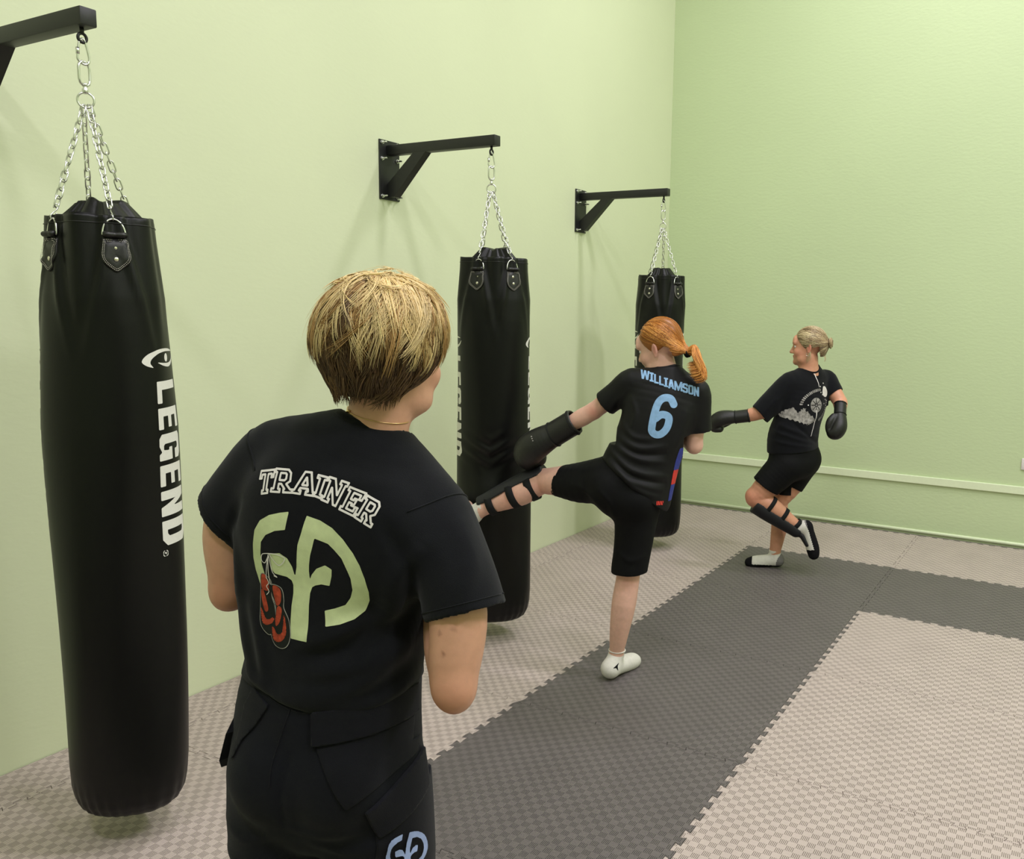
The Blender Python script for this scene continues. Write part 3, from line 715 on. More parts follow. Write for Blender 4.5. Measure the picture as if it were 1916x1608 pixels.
BPRINT = {'arrow1':[(0.0397,1.3174),(0.0497,1.2831),(0.0612,1.2487),(0.0655,1.22)],'arrow2':[(0.038,1.0719),(0.0385,1.0317),(0.0292,0.9803),(0.0187,0.9462),(0.0061,0.9093)],'ringc':[(0.0356,1.1065),(0.0928,1.1044),(0.0386,1.0633)],'moon':[(0.1037,1.219),(0.1305,1.2183),(0.1519,1.1889),(0.1502,1.1601),(0.1237,1.154),(0.097,1.1732)],'mount':[(-0.1611,1.0403),(-0.1379,1.0789),(-0.1128,1.0892),(-0.0909,1.06),(-0.0716,1.082),(-0.0537,1.0927),(-0.0409,1.0694),(-0.0092,1.0452),(0.0308,1.0119),(0.0204,0.9979),(-0.0277,0.9858),(-0.066,0.9991),(-0.1115,1.0126),(-0.1453,1.0226)],'arcA':[(-0.0736,1.1133),(-0.0537,1.1495),(-0.0182,1.1768),(0.0256,1.1954),(0.0705,1.2027)],'arcB':[(0.1489,1.1254),(0.1445,1.0793),(0.1205,1.0397),(0.0766,1.0098)],'dots':[(0.1097,1.2417),(0.0767,1.2226),(0.0794,1.1853),(0.0957,1.1704),(0.1287,1.1377),(0.1152,1.1122),(-0.0286,1.1088)]}
BP_O = (0.2171,-0.0962,0)
BP_U = (0.7413,0.6712,0.0)
# ------------------------------------------------------------------ figure modelling: smooth implicit surfaces -> one mesh
def V3(*a): return np.array(a, float)

def subdiv(st, n=4):
    """smooth interpolation of limb / torso stations (centre, w, d, R)"""
    full = []
    for s in st:
        c = np.array(s[0], float); w = s[1]; d = s[2] if len(s) > 2 else s[1]
        R = np.array(s[3], float) if len(s) > 3 else None
        full.append((c, w, d, R))
    if len(full) < 3: return full
    C = np.array([f[0] for f in full]); WD = np.array([[f[1], f[2]] for f in full])
    hasR = full[0][3] is not None
    RR = np.array([f[3] for f in full]) if hasR else None
    Cc = curve(C, n); Wc = curve(WD, n); Rc = curve(RR, n) if hasR else None
    return [(Cc[i], Wc[i][0], Wc[i][1], Rc[i] if hasR else None) for i in range(len(Cc))]

def sd_chain(st, X, Y, Z):
    """distance to a chain of elliptical sections; st already subdivided"""
    out = None
    if len(st) == 1: st = [st[0], (st[0][0]+np.array([0, 0, 1e-4]),)+tuple(st[0][1:])]
    for a, b in zip(st[:-1], st[1:]):
        ba = b[0]-a[0]; L2 = ba@ba+1e-12; u = ba/math.sqrt(L2)
        px, py, pz = X-a[0][0], Y-a[0][1], Z-a[0][2]
        t = np.clip((px*ba[0]+py*ba[1]+pz*ba[2])/L2, 0, 1)
        qx, qy, qz = px-t*ba[0], py-t*ba[1], pz-t*ba[2]
        w = a[1]+(b[1]-a[1])*t; d = a[2]+(b[2]-a[2])*t
        if a[3] is None:
            dist = np.sqrt(qx*qx+qy*qy+qz*qz)-w
        else:
            R = a[3]+b[3]; R = R-u*(R@u); R /= np.linalg.norm(R); Fv = np.cross(R, u)
            x = qx*R[0]+qy*R[1]+qz*R[2]; y = qx*Fv[0]+qy*Fv[1]+qz*Fv[2]; al = qx*u[0]+qy*u[1]+qz*u[2]
            m = np.minimum(w, d)*.9
            k = np.sqrt((x/w)**2+(y/d)**2+(al/m)**2)+1e-9
            g = np.sqrt((x/w**2)**2+(y/d**2)**2+(al/m**2)**2)+1e-9
            dist = np.maximum(k*(k-1)/g, -np.minimum(w, d))
        out = dist if out is None else np.minimum(out, dist)
    return out

def sd_ell(c, r, B, X, Y, Z):
    """ellipsoid with centre c, radii r and optional axis rows B"""
    x, y, z = X-c[0], Y-c[1], Z-c[2]
    if B is not None:
        x, y, z = x*B[0][0]+y*B[0][1]+z*B[0][2], x*B[1][0]+y*B[1][1]+z*B[1][2], x*B[2][0]+y*B[2][1]+z*B[2][2]
    k = np.sqrt((x/r[0])**2+(y/r[1])**2+(z/r[2])**2)+1e-9
    g = np.sqrt((x/r[0]**2)**2+(y/r[1]**2)**2+(z/r[2]**2)**2)+1e-9
    return k*(k-1)/g

def smin(a, b, k):
    h = np.maximum(k-np.abs(a-b), 0)/k
    return np.minimum(a, b)-h*h*k*.25
def smax(a, b, k): return -smin(-a, -b, k)

class Field:
    def __init__(s, lo, hi, h):
        s.ax = [np.arange(lo[i], hi[i]+h, h) for i in range(3)]
        s.d = np.full([len(a) for a in s.ax], .2, np.float32); s.h = h
    def block(s, lo, hi):
        sl = []
        for i in range(3):
            a = max(0, np.searchsorted(s.ax[i], lo[i])-1); b = min(len(s.ax[i]), np.searchsorted(s.ax[i], hi[i])+1)
            if b <= a: return None
            sl.append(slice(a, b))
        X, Y, Z = np.meshgrid(*[s.ax[i][sl[i]] for i in range(3)], indexing='ij', sparse=True)
        return tuple(sl), X, Y, Z
    def _apply(s, lo, hi, fn, k, op):
        b = s.block(lo, hi)
        if b is None: return
        sl, X, Y, Z = b
        v = fn(X, Y, Z)
        if op == 'u': s.d[sl] = smin(s.d[sl], v, k)
        elif op == 's': s.d[sl] = smax(s.d[sl], -v, k)
    def chain(s, st, k=.02, op='u', n=4, mg=.05):
        st = subdiv(st, n); C = np.array([q[0] for q in st]); r = max(max(q[1], q[2]) for q in st)+k+mg
        s._apply(C.min(0)-r, C.max(0)+r, lambda X, Y, Z: sd_chain(st, X, Y, Z), k, op)
    def ell(s, c, r, k=.01, op='u', B=None, mg=.04):
        c = np.array(c, float); R = max(r)+k+mg
        s._apply(c-R, c+R, lambda X, Y, Z: sd_ell(c, r, B, X, Y, Z), k, op)
    def plane(s, p, n, k=.004, lo=None, hi=None):
        """cut away everything on the +n side of the plane (inside an optional box)"""
        p = np.array(p, float); n = np.array(n, float); n /= np.linalg.norm(n)
        lo = lo if lo is not None else [a[0] for a in s.ax]; hi = hi if hi is not None else [a[-1] for a in s.ax]
        b = s.block(lo, hi)
        if b is None: return
        sl, X, Y, Z = b
        v = (X-p[0])*n[0]+(Y-p[1])*n[1]+(Z-p[2])*n[2]
        s.d[sl] = smax(s.d[sl], v, k)
    def mesh(s, smooth=2):
        d = s.d; neg = d < 0
        c = np.zeros([n-1 for n in d.shape], np.int8)
        off = [(i, j, k) for i in (0, 1) for j in (0, 1) for k in (0, 1)]
        nx, ny, nz = d.shape
        for i, j, k in off: c += neg[i:nx-1+i, j:ny-1+j, k:nz-1+k]
        act = (c > 0) & (c < 8)
        I, J, K = np.nonzero(act)
        idx = np.full(act.shape, -1, np.int32); idx[I, J, K] = np.arange(len(I))
        P = np.zeros((len(I), 3)); cnt = np.zeros(len(I))
        for a in off:
            for ax in range(3):
                if a[ax]: continue
                b = list(a); b[ax] = 1
                da = d[I+a[0], J+a[1], K+a[2]]; db = d[I+b[0], J+b[1], K+b[2]]
                cr = (da < 0) != (db < 0)
                t = np.where(cr, da/np.where(cr, da-db, 1), 0)
                p = np.array(a, float)[None, :].repeat(len(I), 0); p[:, ax] += t
                P += p*cr[:, None]; cnt += cr
        P = (P/cnt[:, None]+np.stack([I, J, K], 1))*s.h+np.array([a[0] for a in s.ax])
        Q = []
        for ax in range(3):
            sa = [slice(None)]*3; sb = [slice(None)]*3; sa[ax] = slice(0, -1); sb[ax] = slice(1, None)
            A = neg[tuple(sa)]; Bq = neg[tuple(sb)]
            E = A != Bq
            i, j, k = np.nonzero(E)
            o1, o2 = [(1, 2), (2, 0), (0, 1)][ax]
            ijk = [i, j, k]
            ok = (ijk[o1] > 0) & (ijk[o2] > 0) & (ijk[o1] < act.shape[o1]) & (ijk[o2] < act.shape[o2])
            ijk = [q[ok] for q in ijk]
            def cell(d1, d2):
                q = [x.copy() for x in ijk]; q[o1] = q[o1]-d1; q[o2] = q[o2]-d2
                return idx[q[0], q[1], q[2]]
            q = np.stack([cell(1, 1), cell(0, 1), cell(0, 0), cell(1, 0)], 1)
            fl = ~A[ijk[0], ijk[1], ijk[2]]
            q[fl] = q[fl][:, ::-1]
            Q.append(q)
        Q = np.concatenate(Q); Q = Q[(Q >= 0).all(1)]
        # keep the largest connected piece only
        lab = np.arange(len(P))
        while True:
            m = lab[Q].min(1); new = lab.copy()
            for k in range(4): np.minimum.at(new, Q[:, k], m)
            new = new[new]
            if (new == lab).all(): break
            lab = new
        cnt_ = np.bincount(lab[Q[:, 0]], minlength=len(P)); big = cnt_.argmax()
        Q = Q[lab[Q[:, 0]] == big]
        used = np.unique(Q); mp = np.zeros(len(P), int); mp[used] = np.arange(len(used)); P = P[used]; Q = mp[Q]
        for it in range(smooth):
            lam = .55 if it % 2 == 0 else -.50
            S = np.zeros_like(P); n = np.zeros(len(P))
            for a, b in ((0, 1), (1, 2), (2, 3), (3, 0)):
                np.add.at(S, Q[:, a], P[Q[:, b]]); np.add.at(S, Q[:, b], P[Q[:, a]])
                np.add.at(n, Q[:, a], 1); np.add.at(n, Q[:, b], 1)
            P = P+lam*(S/np.maximum(n, 1)[:, None]-P)
        return P, Q

def vnormals(P, Q):
    fn = np.cross(P[Q[:, 2]]-P[Q[:, 0]], P[Q[:, 3]]-P[Q[:, 1]])
    N = np.zeros_like(P)
    for k in range(4): np.add.at(N, Q[:, k], fn)
    return N/(np.linalg.norm(N, axis=1)[:, None]+1e-12)

def fold(P, N, pts, amp, width, ax=(0, 2), side=None):
    """raise (or sink) a cloth fold along a polyline given in two coordinates, on the side facing side"""
    A = P[:, ax[0]]; B = P[:, ax[1]]
    pts = curve(pts, 5); L = len(pts)
    d = np.full(len(P), 1e9); tt = np.zeros(len(P))
    for i, (a, b) in enumerate(zip(pts[:-1], pts[1:])):
        e = b-a; t = np.clip(((A-a[0])*e[0]+(B-a[1])*e[1])/(e@e+1e-12), 0, 1)
        q = np.hypot(A-a[0]-t*e[0], B-a[1]-t*e[1])
        m = q < d; d[m] = q[m]; tt[m] = (i+t[m])/(L-1)
    w = amp*np.exp(-(d/width)**2)*np.sin(np.pi*np.clip(tt*.9+.05, 0, 1))**.6
    if side is not None: w = w*np.clip((N@np.array(side))*2, 0, 1)
    return w

def cloth_noise(P, amp, f, seed):
    r = np.random.RandomState(seed); out = np.zeros(len(P))
    for i in range(7):
        k = r.normal(size=3)*f*(.6+.5*i/3); out += np.sin(P@k+r.uniform(0, 6.28))/(1+.35*i)
    return amp*out/3

# ---- head -------------------------------------------------------------
def head_matrix(c, yaw, pitch, roll):
    """columns: right, front, up of the head; yaw>0 turns left, pitch>0 looks up, roll>0 tips the crown to the right"""
    cy, sy = math.cos(yaw), math.sin(yaw)
    Rz = np.array([[cy, -sy, 0], [sy, cy, 0], [0, 0, 1]])
    cp, sp = math.cos(pitch), math.sin(pitch)
    Rx = np.array([[1, 0, 0], [0, cp, -sp], [0, sp, cp]])
    cr, sr = math.cos(roll), math.sin(roll)
    Ry = np.array([[cr, 0, sr], [0, 1, 0], [-sr, 0, cr]])
    return np.array(c, float), Rz @ Rx @ Ry

def add_head(f, H, s=1.0, soft=1.0):
    c, B = H
    def w(p): return c+B @ (np.array(p, float)*s)
    R = B[:, 0]
    rows = B.T
    def e(p, r, k=.012, op='u'): f.ell(w(p), [q*s for q in r], k, op, rows)
    e((0, -.014, .036), (.073, .093, .084))
    e((0, .028, -.030), (.062, .062, .082), .025)
    e((0, .040, -.082), (.047, .045, .034), .025)
    e((0, .080, -.098), (.020, .017, .017), .018)
    for sx in (-1, 1):
        e((sx*.036, .058, -.034), (.027, .028, .028), .02)
        e((sx*.050, .030, -.080), (.014, .030, .018), .02)
        e((sx*.028, .079, .024), (.024, .014, .010), .014)
        e((sx*.031, .0905, .004), (.016, .012, .010), .008, 's')
    e((0, .076, .040), (.045, .022, .035), .02)
    f.chain([(w((0, .086, .012)), .0085*s), (w((0, .098, -.012)), .0095*s), (w((0, .108, -.032)), .0115*s)], .010, mg=.02)
    for sx in (-1, 1): e((sx*.0125, .096, -.036), (.009, .011, .008), .006)
    e((0, .090, -.0575), (.022, .009, .0062), .005)
    e((0, .087, -.0705), (.019, .0085, .0068), .005)
    e((0, .101, -.064), (.024, .008, .0012), .003, 's')
    for sx in (-1, 1):
        cc = np.array((sx*.074, -.012, -.004))
        Er = B @ np.array([[math.cos(sx*.45), -math.sin(sx*.45), 0], [math.sin(sx*.45), math.cos(sx*.45), 0], [0, 0, 1]])
        f.ell(w(cc), (.0085*s, .0175*s, .030*s), .006, 'u', Er.T)
        f.ell(w(cc+np.array((sx*.009, .002, .002))), (.006*s, .0095*s, .018*s), .004, 's', Er.T)
        f.ell(w(cc+np.array((sx*.001, .003, -.029))), (.007*s, .010*s, .009*s), .005, 'u', Er.T)

def head_tint(P, H, s, base, lip, blush, ear):
    """skin colour per vertex: lips, cheeks and ears differ in colour"""
    c, B = H
    L = (P-c) @ B/s
    col = np.tile(np.array(base), (len(P), 1))
    def mixin(w, q):
        nonlocal col
        col = col*(1-w[:, None])+np.array(q)*w[:, None]
    inh = np.exp(-np.maximum(0, np.linalg.norm(L, axis=1)-.13)**2/.0004)
    for sx in (-1, 1):
        mixin(.55*inh*np.exp(-(((L[:, 0]-sx*.045)/.022)**2+((L[:, 1]-.06)/.035)**2+((L[:, 2]+.032)/.022)**2)), blush)
        mixin(.7*inh*np.exp(-(((L[:, 0]-sx*.080)/.010)**2+((L[:, 1]+.012)/.018)**2+((L[:, 2]+.004)/.03)**2)), ear)
        mixin(.75*(L[:, 1] > .07)*np.exp(-(((np.abs(L[:, 0])-.031)/.018)**4+((L[:, 2]-.024-.15*(np.abs(L[:, 0])-.02))/.004)**2)), np.array(base)*.35)
    mixin(.85*(L[:, 1] > .075)*np.exp(-((L[:, 0]/.022)**4+((L[:, 2]+.064)/.0105)**4)), lip)
    return col

def add_eyes(root, H, s, iris):
    c, B = H
    for sx in (-1, 1):
        p = c+B @ (np.array((sx*.031, .0755, .003))*s)
        fwd = B[:, 1]
        b = MB(); pr_ = [(.0108*s*math.sin(a), .0108*s*math.cos(a)) for a in np.linspace(.02, np.pi-.02, 14)]
        b.lathe(pr_, 16, p, fwd); e = b.build('eye', M_EYE, root)
        b = MB(); b.lathe([(.0052*s, .0093*s), (.0047*s, .0101*s), (.0024*s, .01085*s)], 14, p, fwd); b.build('iris', iris, e)

# ---- hair -------------------------------------------------------------
def surf_grad(fn, P):
    e = 1e-3; d = fn(P[:, 0], P[:, 1], P[:, 2])
    g = np.stack([fn(*(P+np.eye(3)[i]*e).T)-d for i in range(3)], 1)/e
    return d, g/(np.linalg.norm(g, axis=1)[:, None]+1e-9)

def grow(fn, P0, off, flow, nstep, step, rng, messy=.25, lift=0.0, curl=None):
    """march hairs along the surface fn=off following flow(P, g, i)"""
    P = P0.copy(); paths = [P.copy()]
    ang = rng.normal(0, messy, len(P)); dang = rng.normal(0, messy*.16, len(P))
    for i in range(nstep):
        d, g = surf_grad(fn, P)
        D = flow(P, i)
        D = D-g*(D*g).sum(1)[:, None]; D /= np.linalg.norm(D, axis=1)[:, None]+1e-9
        S = np.cross(g, D)
        a = ang+dang*i
        D = D*np.cos(a)[:, None]+S*np.sin(a)[:, None]
        P = P+D*step[:, None]
        d, g = surf_grad(fn, P)
        o = off+lift*(i/nstep)
        P = P-g*((d-o)*.85)[:, None]
        paths.append(P.copy())
    return np.stack(paths, 1)

def strands(name, paths, r0, cols, mat, parent, n=3, taper=.15):
    """many hair locks as one mesh of thin tapering tubes"""
    N, m, _ = paths.shape
    T = np.gradient(paths, axis=1); T /= np.linalg.norm(T, axis=2)[:, :, None]+1e-9
    ref = np.zeros_like(T); ref[..., 0] = .3; ref[..., 1] = .9; ref[..., 2] = .3
    U = np.cross(T, ref); U /= np.linalg.norm(U, axis=2)[:, :, None]+1e-9
    Wv = np.cross(T, U)
    prof = np.minimum(1, np.linspace(.5, 4, m))*(1-(1-taper)*np.linspace(0, 1, m)**2.5)
    R = np.asarray(r0)[:, None]*prof[None, :]
    V = np.zeros((N, m, n, 3))
    for j in range(n):
        a = 2*np.pi*j/n
        V[:, :, j] = paths+R[:, :, None]*(math.cos(a)*U+math.sin(a)*Wv)
    base = np.arange(N)[:, None, None]*m*n+np.arange(m-1)[None, :, None]*n
    jj = np.arange(n)[None, None, :]; j2 = (np.arange(n)+1) % n
    F4 = np.stack([base+jj, base+j2[None, None, :], base+n+j2[None, None, :], base+n+jj], -1).reshape(-1, 4)
    C = np.repeat(np.asarray(cols)[:, None, :], m*n, 1).reshape(-1, 3)
    return mesh_obj(name, V.reshape(-1, 3), F4, mat, parent, True, cols=C)

def collar(bv, cx, cy, rx, ry, ztop, zmin, tube_r, mat, parent, drop=.001):
    """ribbed neckband following the neck opening"""
    A = []; Z = []
    for a in np.linspace(0, 2*np.pi, 72, endpoint=False):
        h = bv.ray_cast(Vector((cx+rx*math.cos(a), cy+ry*math.sin(a), ztop)), Vector((0, 0, -1)))
        if h[0] is not None and h[0].z > zmin: A.append(a); Z.append(h[0].z)
    A = np.array(A); Z = np.array(Z)
    basis = lambda a: np.stack([np.ones_like(a), np.cos(a), np.sin(a), np.cos(2*a), np.sin(2*a)], 1)
    w = np.ones(len(A))
    for _ in range(6):
        k = np.linalg.lstsq(basis(A)*w[:, None], Z*w, rcond=None)[0]
        w = 1/(1+(np.abs(basis(A) @ k-Z)/.006)**2)
    an = np.linspace(0, 2*np.pi, 60, endpoint=False); z = basis(an) @ k
    b = MB(); b.tube(np.stack([cx+rx*np.cos(an), cy+ry*np.sin(an), z-drop], 1), tube_r, 8, closed=True)
    return b.build('collar', mat, parent)

# ---- prints and panels laid on cloth -----------------------------------
def decal(name, v2, faces, o, ux, uz, n, bvh, off, mat, parent, skirt=0.0):
    o = Vector(o); ux = Vector(ux).normalized(); uz = Vector(uz); n = Vector(n).normalized()
    V = []; ok = []
    for u, v in v2:
        p = o+ux*float(u)+uz*float(v)
        h = bvh.ray_cast(p-n*.6, n)
        if h[0] is None: V.append(p); ok.append(False)
        else:
            q = h[1] if h[1].dot(n) < 0 else -h[1]
            V.append(h[0]+q*off); ok.append(True)
    Fc = [tuple(f) for f in faces if all(ok[i] for i in f)]
    V = [tuple(v) for v in V]
    if skirt:
        ed = {}
        for f in Fc:
            for a, b in zip(f, f[1:]+f[:1]):
                if (b, a) in ed: del ed[(b, a)]
                else: ed[(a, b)] = 1
        m = {}
        for a, b in list(ed):
            for i in (a, b):
                if i not in m: m[i] = len(V); V.append(tuple(Vector(V[i])+n*skirt))
            Fc.append((b, a, m[a], m[b]))
    used = sorted({i for f in Fc for i in f}); mp = {i: k for k, i in enumerate(used)}
    return mesh_obj(name, [V[i] for i in used], [tuple(mp[i] for i in f) for f in Fc], mat, parent, True)

def quad_map(Pl, Q):
    """map unit-cell polygon loops into a quad (top-left, top-right, bottom-left, bottom-right)"""
    tl, tr, bl, br = [np.array(q) for q in Q]
    xm = max(x for lp in Pl for x, y in lp)
    return [[tuple((bl*(1-x/xm)+br*x/xm)*(1-y)+(tl*(1-x/xm)+tr*x/xm)*y) for x, y in lp] for lp in Pl]

def bounds(loops, pad=.004):
    A = np.array([p for lp in loops for p in lp]); return A.min(0)-pad, A.max(0)+pad

def hand_chain(f, wrist, d, palm_n, curl, s=1.0, thumb_side=1):
    """a hand in the field: palm, four bent fingers of different length, thumb from the side of the palm"""
    d = np.array(d, float); d /= np.linalg.norm(d); n = np.array(palm_n, float); n -= d*(n@d); n /= np.linalg.norm(n)
    sd = np.cross(d, n)*thumb_side
    w = np.array(wrist, float)
    f.chain([(w, .026*s, .019*s, sd), (w+d*.04*s, .036*s, .015*s, sd), (w+d*.085*s, .039*s, .013*s, sd)], .012, mg=.02)
    for q, L in ((-1.5, .062), (-.5, .074), (.5, .080), (1.5, .070)):
        b = w+d*.088*s+sd*q*.0195*s
        L *= s
        k1 = d*math.cos(curl*.5)+n*math.sin(curl*.5); k2 = d*math.cos(curl*1.3)+n*math.sin(curl*1.3); k3 = d*math.cos(curl*2.0)+n*math.sin(curl*2.0)
        p1 = b+k1*L*.45; p2 = p1+k2*L*.32; p3 = p2+k3*L*.23
        f.chain([(b-d*.02*s, .0095*s), (b, .0092*s), (p1, .0086*s), (p2, .0080*s), (p3, .0068*s)], .004, n=2, mg=.015)
    b = w+d*.025*s+sd*.030*s
    t1 = (d*.65+sd*.65+n*.35); t1 /= np.linalg.norm(t1); t2 = (d*.85+sd*.1+n*.5); t2 /= np.linalg.norm(t2)
    f.chain([(b-sd*.012*s, .014*s), (b+t1*.032*s, .0115*s), (b+t1*.034*s+t2*.03*s, .0098*s), (b+t1*.034*s+t2*.052*s, .0078*s)], .008, n=2, mg=.015)

def skin_mat(name, rough=.45):
    m = simple_mat(name, (1, 1, 1, 1), rough, noise=.05, nscale=60, bump=.08, bscale=420, spec=.4, attr='tint')
    b = m.node_tree.nodes['Principled BSDF']
    b.inputs['Subsurface Weight'].default_value = .12
    b.inputs['Subsurface Radius'].default_value = (.9, .35, .2)
    b.inputs['Subsurface Scale'].default_value = .012
    return m
M_SKIN = skin_mat('skin')
M_EYE = simple_mat('eye_white', srgb(225, 220, 214), .2, noise=.02)
M_IRISB = simple_mat('iris_blue', srgb(70, 90, 105), .2, noise=.2, nscale=400)
M_IRISN = simple_mat('iris_brown', srgb(70, 48, 32), .2, noise=.2, nscale=400)
M_HAIR = simple_mat('hair', (1, 1, 1, 1), .42, noise=.06, nscale=80, spec=.35, attr='tint')
M_COTTON = simple_mat('black_cotton', srgb(16, 17, 21), .92, noise=.10, nscale=35, bump=.35, bscale=700, spec=.15, sheen=.08)
M_NAVY = simple_mat('dark_work_cloth', srgb(14, 15, 23), .85, noise=.12, nscale=30, bump=.4, bscale=800, spec=.18, sheen=.05)
M_NAVY2 = simple_mat('dark_work_cloth_panel', srgb(17, 17, 24), .85, noise=.12, nscale=30, bump=.4, bscale=800, spec=.18, sheen=.05)
M_JERSEY = simple_mat('black_jersey', srgb(13, 13, 15), .58, noise=.08, nscale=40, bump=.25, bscale=1200, spec=.25)
M_SHORTS = simple_mat('black_shorts', srgb(9, 9, 11), .8, noise=.08, nscale=40, bump=.3, bscale=900, spec=.2)
M_SOCK = simple_mat('white_sock', srgb(218, 214, 206), .95, noise=.05, nscale=60, bump=.5, bscale=500, spec=.1)
M_SOCKG = simple_mat('grey_sock_cloth', srgb(120, 116, 116), .95, noise=.1, nscale=60, bump=.5, bscale=500, spec=.1)
M_SOCKB = simple_mat('black_sock_cloth', srgb(26, 25, 28), .95, noise=.1, nscale=60, bump=.5, bscale=500, spec=.1)
M_LEATHER = simple_mat('black_glove_leather', srgb(20, 19, 19), .48, noise=.1, nscale=50, bump=.2, bscale=350)
M_STRAP = simple_mat('black_elastic', srgb(20, 21, 23), .75, noise=.1, nscale=80, bump=.4, bscale=900, spec=.25)
M_PAD = simple_mat('dark_shin_pad', srgb(20, 20, 27), .6, noise=.1, nscale=50, bump=.2, bscale=500)
M_GOLD = simple_mat('gold_chain', (.80, .56, .26), .3, 1.0, noise=.05)
M_LOGO = simple_mat('green_print', srgb(204, 214, 166), .75, noise=.07, nscale=60, bump=.2, bscale=900, spec=.2)
M_PRINTW = simple_mat('white_shirt_print', srgb(228, 222, 220), .75, noise=.05, nscale=90, spec=.2)
M_PRINTR = simple_mat('red_shirt_print', srgb(172, 70, 48), .75, noise=.35, nscale=130, spec=.2)
M_PRINTK = simple_mat('charcoal_shirt_print', srgb(30, 32, 30), .75, noise=.2, nscale=130, spec=.2)
M_PRINTG = simple_mat('grey_shirt_print', srgb(150, 146, 142), .8, noise=.5, nscale=60, spec=.2)
M_PRINTB = simple_mat('pale_blue_print', srgb(138, 176, 216), .6, noise=.1, nscale=60, spec=.3)
M_PRINTLB = simple_mat('periwinkle_print', srgb(150, 165, 210), .6, noise=.1, nscale=60, spec=.3)
M_BLUE = simple_mat('blue_side_panel', srgb(40, 52, 140), .55, noise=.15, nscale=60)
M_RED = simple_mat('red_side_panel', srgb(205, 52, 44), .55, noise=.15, nscale=60)
